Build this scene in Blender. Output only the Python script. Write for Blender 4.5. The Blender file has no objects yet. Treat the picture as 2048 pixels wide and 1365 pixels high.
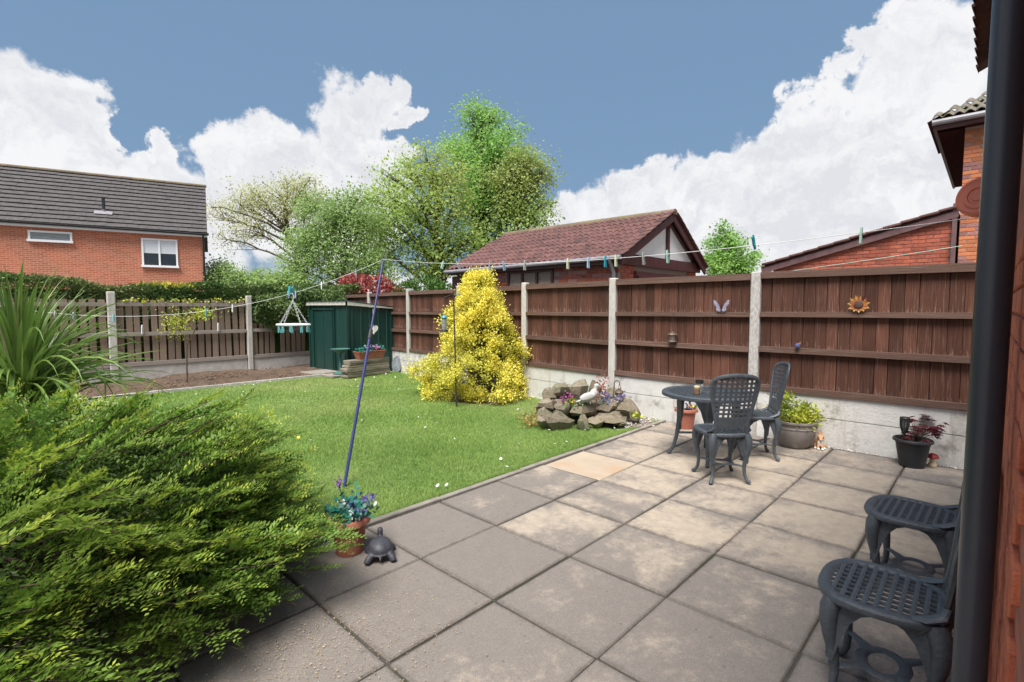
import bpy, math, random
import numpy as np
from mathutils import Vector, Matrix
R = math.radians
rng = np.random.default_rng(7)
random.seed(7)
SC = bpy.context.scene
COL = SC.collection

# ------------------------------------------------------------------ camera
EYE = np.array([0., 0., 1.46]); FPX = 1014.; AZ = R(46.6); PIT = math.atan(68. / FPX)
FW = np.array([math.sin(AZ) * math.cos(PIT), math.cos(AZ) * math.cos(PIT), -math.sin(PIT)])
RT = np.array([math.cos(AZ), -math.sin(AZ), 0.]); UP = np.cross(RT, FW)
cam = bpy.data.cameras.new('camera'); cam.sensor_width = 36; cam.lens = 36 * FPX / 2048
cam.clip_start = .02; cam.clip_end = 2000
co = bpy.data.objects.new('camera', cam); COL.objects.link(co)
co.location = EYE; co.rotation_euler = (math.pi / 2 - PIT, 0, -AZ)
SC.camera = co

def ray(x, y): return FW + RT * (x - 1024) / FPX - UP * (y - 682.5) / FPX
def at(x, y, depth): return EYE + ray(x, y) * depth            # survey helper: picture point at a depth
def ground(x, y, z=0.):
    d = ray(x, y); return EYE + d * (z - EYE[2]) / d[2]
def atX(x, y, X):
    d = ray(x, y); return EYE + d * X / d[0]
def atY(x, y, Y):
    d = ray(x, y); return EYE + d * Y / d[1]

# ------------------------------------------------------------------ light
SUN_EL, SUN_AZ = R(62), R(249)      # azimuth clockwise from +Y: behind the viewer's left shoulder
EXPO = 1.3
SC.view_settings.view_transform = 'Standard'; SC.view_settings.look = 'None'
SC.view_settings.exposure = EXPO; SC.view_settings.gamma = 1
SC.view_settings.use_curve_mapping = False
sl = bpy.data.lights.new('sun', 'SUN'); sl.energy = 3.0; sl.angle = R(32); sl.color = (1, .965, .91)
so = bpy.data.objects.new('sun', sl); COL.objects.link(so)
sd = Vector((math.sin(SUN_AZ) * math.cos(SUN_EL), math.cos(SUN_AZ) * math.cos(SUN_EL), math.sin(SUN_EL)))
so.rotation_euler = sd.to_track_quat('Z', 'Y').to_euler()
so.location = (0, 0, 30)

class NT:
    def __init__(s, nt): s.nt = nt; s.n = nt.nodes; s.l = nt.links
    def new(s, typ, **kw):
        n = s.n.new(typ)
        for k, v in kw.items(): setattr(n, k, v)
        return n
    def set(s, sock, v):
        if hasattr(v, 'is_linked') or hasattr(v, 'default_value') and hasattr(v, 'links'): s.l.new(v, sock)
        else: sock.default_value = v
    def math(s, op, a, b=None, c=None, clamp=False):
        n = s.new('ShaderNodeMath', operation=op, use_clamp=clamp)
        s.set(n.inputs[0], a)
        if b is not None: s.set(n.inputs[1], b)
        if c is not None: s.set(n.inputs[2], c)
        return n.outputs[0]
    def vmath(s, op, a, b=None):
        n = s.new('ShaderNodeVectorMath', operation=op); s.set(n.inputs[0], a)
        if b is not None: s.set(n.inputs[3] if op == 'SCALE' else n.inputs[1], b)
        return n.outputs[1] if op in ('DISTANCE', 'LENGTH', 'DOT_PRODUCT') else n.outputs[0]
    def noise(s, vec, scale, detail=4, rough=.55, dist=0, out=0):
        n = s.new('ShaderNodeTexNoise'); s.l.new(vec, n.inputs['Vector'])
        n.inputs['Scale'].default_value = scale; n.inputs['Detail'].default_value = detail
        n.inputs['Roughness'].default_value = rough; n.inputs['Distortion'].default_value = dist
        return n.outputs[out]
    def remap(s, v, a, b, c=0., d=1., smooth=False):
        n = s.new('ShaderNodeMapRange'); n.clamp = True
        if smooth: n.interpolation_type = 'SMOOTHSTEP'
        s.set(n.inputs[0], v)
        for i, q in enumerate((a, b, c, d)): s.set(n.inputs[i + 1], q)
        return n.outputs[0]
    def mix(s, f, a, b, mode='MIX'):
        n = s.new('ShaderNodeMix', data_type='RGBA', blend_type=mode); s.set(n.inputs[0], f)
        for i, v in ((6, a), (7, b)): s.set(n.inputs[i], v if not isinstance(v, tuple) else (*v[:3], 1))
        return n.outputs[2]

W = bpy.data.worlds.new('World'); SC.world = W; W.use_nodes = True
def build_world():
    t = NT(W.node_tree); t.n.clear()
    out = t.new('ShaderNodeOutputWorld'); bg = t.new('ShaderNodeBackground')
    sky = t.new('ShaderNodeTexSky', sky_type='NISHITA', sun_disc=False, sun_elevation=SUN_EL, sun_rotation=SUN_AZ)
    sky.air_density = 1.0; sky.dust_density = 1.6; sky.ozone_density = 1.4
    d = t.new('ShaderNodeTexCoord').outputs['Generated']
    d = t.vmath('NORMALIZE', d)
    # billow: push the look-up direction about with fractal noise so that heaps get cauliflower edges
    n1 = t.noise(d, 9, 7, .6, 0, 1); n2 = t.noise(d, 30, 5, .6, 0, 1)
    dd = t.vmath('ADD', d, t.vmath('SCALE', t.vmath('SUBTRACT', n1, (.5, .5, .5)), .17))
    dd = t.vmath('ADD', dd, t.vmath('SCALE', t.vmath('SUBTRACT', n2, (.5, .5, .5)), .022))
    heaps = [(70,205,115),(150,205,80),(40,330,180),(130,300,95),(195,250,40),(265,325,45),(322,322,36),(235,390,115),(110,410,150),(390,400,95),
             (525,285,68),(470,330,60),(600,345,85),(700,240,78),(765,215,48),(822,228,26),(715,320,95),(785,300,40),(690,420,140),(560,430,120),(300,480,190),
             (1140,425,42),(1180,445,70),(1255,385,55),(1310,365,52),(1385,385,75),(1455,335,52),(1500,400,130),(1555,290,55),(1605,235,52),(1655,200,50),(1715,145,50),
             (1655,300,105),(1755,80,55),(1815,30,60),(1800,200,135),(1900,90,140),(1900,300,180),(1760,400,180),(1600,450,150),(1350,485,130),(1110,500,80)]
    f = None
    for (x, y, r) in heaps:
        c = ray(x, y); c = c / np.linalg.norm(c)
        e = [ray(x + r, y), ray(x - r, y), ray(x, y + r), ray(x, y - r)]
        rad = float(np.mean([np.linalg.norm(q / np.linalg.norm(q) - c) for q in e]))
        dist = t.vmath('DISTANCE', dd, tuple(c))
        v = t.math('MULTIPLY_ADD', dist, -1 / rad, 1.0)
        f = v if f is None else t.math('MAXIMUM', f, v)
    sep = t.new('ShaderNodeSeparateXYZ'); t.l.new(dd, sep.inputs[0]); el = sep.outputs[2]
    f = t.math('MAXIMUM', f, t.remap(el, .13, .02, -1, .6))            # bank of cloud along the horizon
    # the same broken cumulus carries on round the rest of the sky
    fx, fy = math.sin(AZ), math.cos(AZ)
    away = t.remap(t.vmath('DOT_PRODUCT', d, (fx * .94, fy * .94, .34)), .62, .40, 0, 1)
    g = t.math('MULTIPLY_ADD', t.noise(dd, 1.7, 3, .5), 3.2, -1.50)
    g = t.math('ADD', t.math('MULTIPLY', g, away), t.math('MULTIPLY', t.math('SUBTRACT', 1.0, away), -1.0))
    f = t.math('MAXIMUM', f, g)
    mask = t.remap(f, -.08, .20, 0, 1, True)
    s1 = t.noise(dd, 5, 6, .6); s2 = t.noise(dd, 14, 6, .62)
    sh = t.math('ADD', t.math('MULTIPLY', s1, .6), t.math('MULTIPLY', s2, .4))
    # billows: difference of the cloud noise towards the zenith, so heaps are brighter on their upper sides
    s3 = t.noise(t.vmath('ADD', dd, (0, 0, .045)), 5, 6, .6); s4 = t.noise(t.vmath('ADD', dd, (0, 0, .02)), 14, 6, .62)
    rel = t.math('ADD', t.math('MULTIPLY', t.math('SUBTRACT', s1, s3), 2.6), t.math('MULTIPLY', t.math('SUBTRACT', s2, s4), 1.6))
    sh = t.math('ADD', t.remap(sh, .34, .64, .15, .85, True), t.math('MULTIPLY', rel, 1.3), None, True)
    k = 2 ** -EXPO
    cc = t.mix(sh, (.76 * k, .772 * k, .82 * k), (.93 * k, .932 * k, .95 * k))
    cc = t.mix(t.remap(f, 0, .35, .0, 1), (.89 * k, .895 * k, .92 * k), cc)
    # Nishita at .09, pulled towards the flat mid blue between the clouds
    sk = t.new('ShaderNodeVectorMath', operation='SCALE'); t.l.new(sky.outputs[0], sk.inputs[0]); sk.inputs[3].default_value = .05
    sb = t.mix(.8, sk.outputs[0], (.205 * k, .338 * k, .52 * k))
    t.l.new(t.mix(mask, sb, cc), bg.inputs[0]); bg.inputs[1].default_value = 1.0
    t.l.new(bg.outputs[0], out.inputs[0])
build_world()

# ------------------------------------------------------------------ object helpers
def new_obj(name, data, parent=None, loc=None, rot=None):
    o = bpy.data.objects.new(name, data); COL.objects.link(o)
    if parent is not None: o.parent = parent
    if loc is not None: o.location = loc
    if rot is not None: o.rotation_euler = rot
    return o
def tag(o, label=None, cat=None, group=None, kind=None):
    if label: o['label'] = label
    if cat: o['category'] = cat
    if group: o['group'] = group
    if kind: o['kind'] = kind
    return o
def thing(name, label, cat, loc=(0, 0, 0), rz=0., group=None):
    return tag(new_obj(name, None, None, tuple(float(q) for q in loc), (0, 0, rz)), label, cat, group)
def np_mesh(name, V, F, mat=None, smooth=False):
    V = np.ascontiguousarray(V, dtype=np.float32); F = np.ascontiguousarray(F, dtype=np.int32)
    k = F.shape[1]; me = bpy.data.meshes.new(name)
    me.vertices.add(len(V)); me.vertices.foreach_set('co', V.ravel())
    me.loops.add(F.size); me.loops.foreach_set('vertex_index', F.ravel())
    me.polygons.add(len(F)); me.polygons.foreach_set('loop_start', np.arange(0, F.size, k, dtype=np.int32))
    if smooth: me.polygons.foreach_set('use_smooth', np.ones(len(F), dtype=bool))
    me.update(calc_edges=True)
    if mat: me.materials.append(mat)
    return me
def copy_tree(o, parent=None):
    c = o.copy(); COL.objects.link(c); c.parent = parent
    for ch in list(o.children): copy_tree(ch, c)
    return c

class B:
    """collects faces; build() links them as one mesh object"""
    def __init__(s): s.v = []; s.f = []
    def add(s, V, F):
        o = len(s.v); s.v.extend([tuple(map(float, p)) for p in V]); s.f.extend([tuple(i + o for i in q) for q in F]); return s
    def box(s, c, d, rot=None):
        h = np.array(d) / 2; V = np.array([(x, y, z) for x in (-1, 1) for y in (-1, 1) for z in (-1, 1)]) * h
        if rot is not None: V = V @ np.array(rot.to_matrix() if hasattr(rot, 'to_matrix') else rot).T
        return s.add(V + np.array(c), [(0, 1, 3, 2), (4, 6, 7, 5), (0, 4, 5, 1), (2, 3, 7, 6), (0, 2, 6, 4), (1, 5, 7, 3)])
    def bbox(s, c, d, b=.004, rot=None):
        """box with chamfered edges"""
        h = np.array(d) / 2.; b = min(b, h.min() * .6); V = []; F = []
        idx = {}
        for x in (-1, 1):
            for y in (-1, 1):
                for z in (-1, 1):
                    for a in range(3):
                        p = np.array([x, y, z]) * (h - b); p[a] = (x, y, z)[a] * h[a]
                        idx[(x, y, z, a)] = len(V); V.append(p)
        for a in range(3):
            u, w = [i for i in range(3) if i != a]
            for sg in (-1, 1):
                q = []
                for (i, j) in ((-1, -1), (1, -1), (1, 1), (-1, 1)):
                    k = [0, 0, 0]; k[a] = sg; k[u] = i; k[w] = j; q.append(idx[(*k, a)])
                F.append(tuple(q))
            for i in (-1, 1):
                for j in (-1, 1):
                    k0 = [0, 0, 0]; k1 = [0, 0, 0]; k0[a] = -1; k1[a] = 1
                    for k in (k0, k1): k[u] = i; k[w] = j
                    F.append((idx[(*k0, u)], idx[(*k1, u)], idx[(*k1, w)], idx[(*k0, w)]))
        for x in (-1, 1):
            for y in (-1, 1):
                for z in (-1, 1): F.append(tuple(idx[(x, y, z, a)] for a in range(3)))
        V = np.array(V)
        if rot is not None: V = V @ np.array(rot).T
        return s.add(V + np.array(c), F)
    def tube(s, P, r, n=8, closed=False, flat=None, cap=True, upv=(0, 0, 1)):
        """sweep a circle (or ellipse: flat = vertical radius) along P"""
        P = np.array(P, float); m = len(P); r = np.broadcast_to(np.array(r, float), (m,)); fl = r if flat is None else np.broadcast_to(np.array(flat, float), (m,))
        if closed: T = np.roll(P, -1, 0) - np.roll(P, 1, 0)
        else: T = np.gradient(P, axis=0)
        T /= np.linalg.norm(T, axis=1)[:, None] + 1e-12
        V = []; u = np.array(upv, float)
        if u[2] == 1 and np.mean(np.abs(T[:, 2])) > .55: u = np.array([1., .02, 0]) if np.mean(np.abs(T[:, 0])) < .5 else np.array([0.02, 1., 0])
        for i in range(m):
            a = np.cross(T[i], u)
            if np.linalg.norm(a) < .05: a = np.cross(T[i], (1, 0.02, 0))
            a /= np.linalg.norm(a); b = np.cross(a, T[i])
            for k in range(n):
                w = 2 * math.pi * k / n; V.append(P[i] + a * math.cos(w) * r[i] + b * math.sin(w) * fl[i])
        F = []
        for i in range(m if closed else m - 1):
            j = (i + 1) % m
            for k in range(n): F.append((i * n + k, i * n + (k + 1) % n, j * n + (k + 1) % n, j * n + k))
        if not closed and cap: F.append(tuple(range(n))[::-1]); F.append(tuple((m - 1) * n + k for k in range(n)))
        return s.add(V, F)
    def lathe(s, prof, n=24, c=(0, 0, 0), sx=1., sy=1.):
        V = []; F = []
        for (r, z) in prof:
            for k in range(n):
                w = 2 * math.pi * k / n; V.append((c[0] + r * math.cos(w) * sx, c[1] + r * math.sin(w) * sy, c[2] + z))
        for i in range(len(prof) - 1):
            for k in range(n): F.append((i * n + k, i * n + (k + 1) % n, (i + 1) * n + (k + 1) % n, (i + 1) * n + k))
        return s.add(V, F)
    def prism(s, poly, vec):
        """extrude a planar polygon (3-d points) by vec"""
        p = [np.array(q, float) for q in poly]; n = len(p); v = np.array(vec, float)
        return s.add(p + [q + v for q in p], [tuple(range(n))[::-1], tuple(range(n, 2 * n))] + [(i, (i + 1) % n, n + (i + 1) % n, n + i) for i in range(n)])
    def ball(s, c, r, n=10, m=7, rot=None):
        r = np.broadcast_to(np.array(r, float), (3,)); V = []; F = []
        for i in range(m + 1):
            th = math.pi * i / m
            for k in range(n):
                w = 2 * math.pi * k / n; V.append((math.sin(th) * math.cos(w), math.sin(th) * math.sin(w), math.cos(th)))
        for i in range(m):
            for k in range(n): F.append((i * n + k, (i + 1) * n + k, (i + 1) * n + (k + 1) % n, i * n + (k + 1) % n))
        V = np.array(V) * r
        if rot is not None: V = V @ np.array(rot).T
        return s.add(V + np.array(c), F)
    def quad(s, *p): return s.add(p, [tuple(range(len(p)))])
    def mesh(s, name, mat=None, smooth=False):
        me = bpy.data.meshes.new(name); me.from_pydata(s.v, [], s.f)
        if mat: me.materials.append(mat)
        if smooth: me.polygons.foreach_set('use_smooth', np.ones(len(me.polygons), dtype=bool))
        me.update(); return me
    def build(s, name, mat=None, parent=None, smooth=False, loc=None, rot=None):
        return new_obj(name, s.mesh(name, mat, smooth), parent, loc, rot)
def rotz(a): c, s_ = math.cos(a), math.sin(a); return np.array([[c, -s_, 0], [s_, c, 0], [0, 0, 1]])
def rotx(a): c, s_ = math.cos(a), math.sin(a); return np.array([[1, 0, 0], [0, c, -s_], [0, s_, c]])
def roty(a): c, s_ = math.cos(a), math.sin(a); return np.array([[c, 0, s_], [0, 1, 0], [-s_, 0, c]])
def autosmooth(o, a=35):
    me = o.data; me.polygons.foreach_set('use_smooth', np.ones(len(me.polygons), dtype=bool)); me.set_sharp_from_angle(angle=R(a)); return o
def lerp(a, b, t): return np.array(a, float) + (np.array(b, float) - np.array(a, float)) * t

# ------------------------------------------------------------------ materials
MATS = {}
def material(name, cols, scale=6., stretch=(1, 1, 1), rough=.7, bump=.0, bscale=None, island=0., objrand=0., local=False, fine=None, spec=.5,
             patch=None, trans=0., detail=5, metal=0., contrast=(.3, .7), coat=0.):
    """cols: two or three linear colours mixed by fractal noise; island/objrand: lightness change per leaf / per object"""
    m = bpy.data.materials.new(name); m.use_nodes = True; t = NT(m.node_tree)
    bs = t.n['Principled BSDF']; MATS[name] = m
    oi = t.new('ShaderNodeObjectInfo'); geo = t.new('ShaderNodeNewGeometry')
    if local: vec = t.new('ShaderNodeTexCoord').outputs['Object']
    else: vec = geo.outputs['Position']
    if objrand:
        off = t.vmath('SCALE', (31.7, 17.3, 23.9), oi.outputs['Random']); vec = t.vmath('ADD', vec, off)
    v = vec
    if stretch != (1, 1, 1): v = t.vmath('MULTIPLY', vec, stretch)
    n = t.noise(v, scale, detail, .6)
    f = t.remap(n, contrast[0], contrast[1])
    c = t.mix(f, cols[0], cols[1])
    if len(cols) > 2:
        c = t.mix(t.remap(t.noise(v, scale * .37, 3, .5), .5, .68), c, cols[2])
    if fine:    # fine speckle
        c = t.mix(t.remap(t.noise(v, fine[0], 2, .7), .45, .7, 0, fine[2]), c, fine[1])
    if patch:   # large stains with a shape of their own
        c = t.mix(t.remap(t.noise(vec, patch[0], 4, .6), patch[2], patch[3]), c, patch[1])
    k = None
    if island: k = t.remap(geo.outputs['Random Per Island'], 0, 1, 1 - island, 1 + island)
    if objrand:
        k2 = t.remap(oi.outputs['Random'], 0, 1, 1 - objrand, 1 + objrand); k = k2 if k is None else t.math('MULTIPLY', k, k2)
    if k is not None: c = t.vmath('SCALE', c, k)
    t.set(bs.inputs['Base Color'], c)
    bs.inputs['Roughness'].default_value = rough; bs.inputs['Specular IOR Level'].default_value = spec; bs.inputs['Metallic'].default_value = metal
    if coat: bs.inputs['Coat Weight'].default_value = coat
    if bump:
        bn = t.new('ShaderNodeBump'); bn.inputs['Strength'].default_value = 1; bn.inputs['Distance'].default_value = bump
        t.l.new(t.noise(v, bscale or scale * 3, 5, .65), bn.inputs['Height']); t.l.new(bn.outputs[0], bs.inputs['Normal'])
    if trans:
        tr = t.new('ShaderNodeBsdfTranslucent'); t.set(tr.inputs[0], t.mix(.5, c, (.5, .6, .05), 'MULTIPLY') if False else c)
        mx = t.new('ShaderNodeMixShader'); mx.inputs[0].default_value = trans
        t.l.new(bs.outputs[0], mx.inputs[1]); t.l.new(tr.outputs[0], mx.inputs[2])
        t.l.new(mx.outputs[0], t.n['Material Output'].inputs[0])
    return m
mt = material
mt('soil', [(.055, .034, .022), (.13, .08, .052), (.03, .02, .014)], 14, rough=.95, bump=.02, bscale=40, fine=(160, (.22, .15, .1), .6))
mt('earth', [(.12, .105, .085), (.17, .15, .125)], 2, rough=.95)
mt('lawn_base', [(.16, .245, .06), (.235, .335, .085), (.30, .34, .12)], 5, rough=.95, bump=.02, bscale=120, fine=(220, (.03, .06, .01), .7))
mt('grass', [(.205, .33, .08), (.30, .43, .115), (.39, .455, .17)], .9, rough=.6, island=.25, trans=.35, spec=.2)
mt('gravel', [(.16, .12, .09), (.42, .37, .33), (.07, .05, .035)], 60, rough=.9, bump=.015, bscale=90)
mt('pebble', [(.35, .30, .26), (.62, .58, .54)], 9, rough=.8, island=.5)
mt('mortar_joint', [(.035, .03, .026), (.075, .065, .055), (.03, .04, .016)], 8, rough=.95)
mt('kerb', [(.20, .175, .15), (.30, .27, .235)], 9, rough=.9, bump=.004, bscale=80, objrand=.12, patch=(1.5, (.1, .095, .08), .5, .7))
mt('concrete', [(.40, .375, .345), (.58, .55, .52)], 7, rough=.9, bump=.003, bscale=90, objrand=.08, fine=(110, (.2, .18, .16), .45))
mt('pitted', [(.30, .28, .26), (.55, .52, .50)], 55, (1, 1, .45), rough=.9, bump=.004, bscale=110, objrand=.08, detail=3)
mt('greypost', [(.42, .39, .36), (.58, .55, .51)], 10, (1, 1, .3), rough=.9, bump=.003, bscale=80, objrand=.08, fine=(60, (.22, .2, .17), .4))
mt('bark', [(.05, .038, .028), (.13, .105, .08)], 9, (1, 1, .25), rough=.95, bump=.02)
mt('twig', [(.05, .033, .022), (.11, .075, .05)], 20, rough=.9)
mt('metal_dark', [(.044, .053, .065), (.064, .075, .090)], 25, rough=.46, bump=.004, bscale=55, objrand=.06, spec=.5, fine=(30, (.08, .095, .105), .45), patch=(14, (.10, .10, .07), .68, .78))
mt('pipe_black', [(.034, .038, .050), (.044, .049, .062)], 12, (1, 1, .2), rough=.33, spec=.5, fine=(90, (.05, .05, .055), .25))
mt('white_paint', [(.72, .72, .71), (.82, .82, .81)], 5, rough=.5)
mt('upvc', [(.78, .79, .80), (.84, .84, .85)], 3, rough=.3)
mt('soffit_brown', [(.04, .012, .013), (.055, .018, .018)], 8, rough=.95, spec=.02)
mt('brown_paint', [(.05, .013, .013), (.085, .024, .022)], 8, rough=.5, objrand=.1)
mt('gutter_grey', [(.20, .19, .21), (.30, .29, .31)], 6, rough=.4)
mt('gutter_black', [(.015, .016, .02), (.025, .026, .03)], 6, rough=.4)
mt('glass_dark', [(.01, .012, .015), (.03, .032, .035)], 1.5, rough=.05, spec=.8)
mt('blind', [(.62, .64, .68), (.70, .72, .76)], 2, rough=.25)
mt('frosted', [(.17, .19, .19), (.30, .32, .32)], 3, (1, 1, 8), rough=.2)
mt('terracotta', [(.27, .085, .052), (.34, .115, .075)], 10, rough=.6, objrand=.06, fine=(40, (.36, .17, .12), .3))
mt('pot_grey', [(.19, .165, .155), (.25, .22, .205)], 9, rough=.55, patch=(6, (.33, .3, .28), .6, .75))
mt('pot_black', [(.014, .015, .018), (.028, .029, .034)], 12, rough=.55)
mt('compost', [(.02, .014, .01), (.06, .045, .03)], 40, rough=1, bump=.01)
mt('shed_green', [(.007, .036, .030), (.012, .050, .042)], 2.2, (1, 1, .4), rough=.42, spec=.5, patch=(1.6, (.06, .085, .02), .63, .78), bump=.004, bscale=3)
mt('shed_cream', [(.55, .52, .46), (.68, .65, .58)], 6, rough=.5)
mt('verdigris', [(.03, .085, .08), (.07, .17, .155)], 18, rough=.6, bump=.002, bscale=60)
mt('sleeper', [(.17, .145, .115), (.30, .26, .21), (.10, .10, .07)], 7, (1, 1, 4), rough=.9, bump=.006, bscale=40, objrand=.18)
mt('prop_blue', [(.02, .026, .11), (.03, .036, .15)], 10, rough=.35)
mt('line_white', [(.72, .72, .70), (.8, .8, .78)], 10, rough=.5)
mt('wire_black', [(.015, .015, .017), (.03, .03, .032)], 20, rough=.5)
mt('rust', [(.16, .085, .045), (.25, .15, .09)], 30, rough=.7)
mt('lantern_bronze', [(.10, .07, .05), (.20, .15, .11)], 40, rough=.5, metal=.4)
mt('clear_glass', [(.62, .64, .64), (.75, .77, .77)], 10, rough=.1)
mt('statue_white', [(.36, .345, .33), (.56, .545, .53)], 45, rough=.75, bump=.004, bscale=70, fine=(80, (.3, .28, .26), .4))
mt('heart_white', [(.70, .66, .58), (.80, .77, .70)], 50, rough=.7)
mt('tortoise', [(.022, .022, .03), (.06, .06, .075)], 22, rough=.55, bump=.004, bscale=50)
mt('rabbit_tan', [(.50, .24, .10), (.62, .33, .16)], 30, rough=.6)
mt('rabbit_white', [(.72, .66, .58), (.8, .76, .7)], 30, rough=.6)
mt('black', [(.01, .01, .01), (.015, .015, .015)], 5, rough=.5)
mt('red_cap', [(.26, .015, .015), (.36, .03, .028)], 30, rough=.4)
mt('cream', [(.62, .50, .30), (.72, .6, .4)], 30, rough=.6)
for nm, c in dict(cyan=(.05, .50, .62), teal=(.03, .33, .42), aqua=(.20, .58, .62), ice=(.55, .70, .78), lilac=(.50, .47, .72), mint=(.48, .70, .60), lemon=(.70, .74, .50),
                  stone=(.42, .43, .40), white=(.76, .78, .78), sky=(.36, .56, .72)).items():
    mt('peg_' + nm, [tuple(q * .85 for q in c), c], 20, rough=.35, trans=.15)
for nm, c in dict(purple=(.30, .12, .48), violet=(.17, .15, .40), magenta=(.34, .07, .24), pink=(.50, .18, .40), yellow=(.75, .55, .03), white=(.78, .76, .80), orange=(.48, .15, .04),
                  lavender=(.40, .36, .58), blue=(.10, .13, .32), red=(.42, .06, .05), rust=(.45, .13, .10), gold=(.42, .25, .08)).items():
    mt('petal_' + nm, [tuple(q * .75 for q in c), c], 60, rough=.6, island=.25, trans=.2)
# foliage
def leafm(n, cols, scale=1.2, isl=.3, tr=.28, rough=.45): mt(n, cols, scale, rough=rough, island=isl, trans=tr, spec=.4)
leafm('leaf_shrub', [(.115, .23, .036), (.18, .30, .048), (.25, .34, .06)], 1.6, .32, .42, .5)
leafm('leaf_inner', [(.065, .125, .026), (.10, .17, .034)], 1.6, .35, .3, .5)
leafm('leaf_shrub_tip', [(.29, .39, .05), (.42, .49, .075)], 1.6, .22, .4, .4)
leafm('leaf_gold', [(.80, .68, .07), (.92, .84, .17), (.66, .62, .09)], 3, .16, .28)
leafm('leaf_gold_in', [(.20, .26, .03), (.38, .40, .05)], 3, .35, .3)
leafm('leaf_strap', [(.12, .21, .045), (.20, .30, .075), (.27, .33, .12)], 1.2, .3, .3, .35)
leafm('leaf_strap_dry', [(.36, .33, .17), (.45, .42, .24)], 3, .2, .2)
leafm('leaf_oak', [(.33, .48, .12), (.45, .58, .16), (.38, .45, .13)], .5, .2, .5, .6)
leafm('leaf_bright', [(.25, .46, .11), (.35, .55, .15)], .5, .2, .5, .6)
leafm('leaf_olive', [(.31, .45, .12), (.42, .54, .16), (.36, .42, .13)], .5, .2, .5, .6)
leafm('leaf_pale', [(.46, .50, .20), (.58, .60, .28), (.46, .44, .22)], .6, .22, .5, .6)
leafm('leaf_mid', [(.27, .41, .14), (.36, .49, .17)], .5, .2, .5, .6)
leafm('leaf_ivy', [(.03, .065, .015), (.06, .11, .02)], .8, .3, .2, .45)
leafm('leaf_blossom', [(.70, .70, .66), (.8, .8, .76)], 1, .1, .2, .6)
leafm('leaf_hedge', [(.095, .165, .05), (.155, .24, .07), (.19, .23, .085)], 1.8, .3, .2, .6)
leafm('leaf_hedge_gold', [(.42, .40, .04), (.55, .48, .06)], 3, .2, .2, .6)
leafm('leaf_red', [(.26, .045, .045), (.42, .10, .085), (.16, .09, .04)], 3, .35, .2)
leafm('leaf_lime', [(.34, .40, .04), (.50, .50, .06), (.25, .33, .04)], 8, .3, .25)
leafm('leaf_acer', [(.07, .012, .018), (.12, .022, .028)], 8, .3, .2)
leafm('leaf_teal', [(.02, .14, .11), (.04, .23, .17)], 10, .3, .2)
leafm('leaf_green', [(.05, .13, .02), (.10, .20, .03)], 8, .3, .25)
leafm('bark_chip', [(.12, .075, .045), (.22, .14, .09)], 30, .4, .0, .8)
leafm('litter', [(.30, .21, .11), (.42, .32, .20)], 30, .35, .0, .8)

def timber(name, dark, mid, pale, pale_amt, objrand=.22, splash=None):
    m = bpy.data.materials.new(name); m.use_nodes = True; t = NT(m.node_tree); bs = t.n['Principled BSDF']; MATS[name] = m
    oi = t.new('ShaderNodeObjectInfo'); p = t.new('ShaderNodeNewGeometry').outputs['Position']
    tc = t.new('ShaderNodeTexCoord').outputs['Object']
    off = t.vmath('SCALE', (31.7, 17.3, 23.9), oi.outputs['Random']); v = t.vmath('ADD', tc, off)
    grain = t.noise(t.vmath('MULTIPLY', v, (60, 60, 2.2)), 1, 5, .65, .6)
    wide = t.noise(t.vmath('MULTIPLY', v, (7, 7, 1.1)), 1, 4, .6)
    c = t.mix(t.remap(grain, .3, .7), dark, mid)
    c = t.mix(t.remap(wide, .58, .8, 0, .55), c, tuple(q * .45 for q in dark))
    wr = t.noise(t.vmath('MULTIPLY', v, (22, 22, 3.5)), 1, 5, .7)
    c = t.mix(t.remap(wr, .56, .72, 0, pale_amt), c, pale)
    if splash:      # bleached wood fibres just above each rail, where water stands
        zs = t.new('ShaderNodeSeparateXYZ'); t.l.new(p, zs.inputs[0]); m_ = None
        for z0 in splash:
            q = t.remap(zs.outputs[2], z0 + .11, z0 + .01, 0, 1); q = t.math('MULTIPLY', q, t.math('GREATER_THAN', zs.outputs[2], z0 - .02)); m_ = q if m_ is None else t.math('MAXIMUM', m_, q)
        sn = t.noise(t.vmath('MULTIPLY', p, (55, 55, 7)), 1, 5, .7)
        c = t.mix(t.math('MULTIPLY', t.remap(t.math('ADD', sn, t.math('MULTIPLY', m_, .16)), .66, .88, 0, .75), t.remap(m_, 0, .5)), c, pale)
        fade = t.noise(t.vmath('MULTIPLY', p, (2, 2.4, 1.3)), 1, 3, .5)
        c = t.mix(t.remap(fade, .5, .75, 0, .35), c, tuple(min(1, q * 1.9) for q in mid))
    vo = t.new('ShaderNodeTexVoronoi'); vo.inputs['Scale'].default_value = 1; t.l.new(t.vmath('MULTIPLY', v, (16, 16, 5)), vo.inputs['Vector'])
    c = t.mix(t.remap(vo.outputs['Distance'], .10, .05, 0, .75), c, tuple(q * .3 for q in dark))      # knots
    c = t.vmath('SCALE', c, t.remap(oi.outputs['Random'], 0, 1, 1 - objrand, 1 + objrand))
    t.l.new(c, bs.inputs['Base Color']); bs.inputs['Roughness'].default_value = .8; bs.inputs['Specular IOR Level'].default_value = .25
    bn = t.new('ShaderNodeBump'); bn.inputs['Distance'].default_value = .003; t.l.new(grain, bn.inputs['Height']); t.l.new(bn.outputs[0], bs.inputs['Normal'])
timber('fence_board', (.046, .018, .012), (.122, .050, .032), (.38, .28, .225), .65, .36, (1.40, 1.01, .575))
timber('fence_rail', (.075, .040, .031), (.165, .095, .072), (.44, .37, .32), .9, .12)
timber('old_board', (.17, .115, .085), (.31, .23, .18), (.44, .37, .31), .6, .2)
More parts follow.
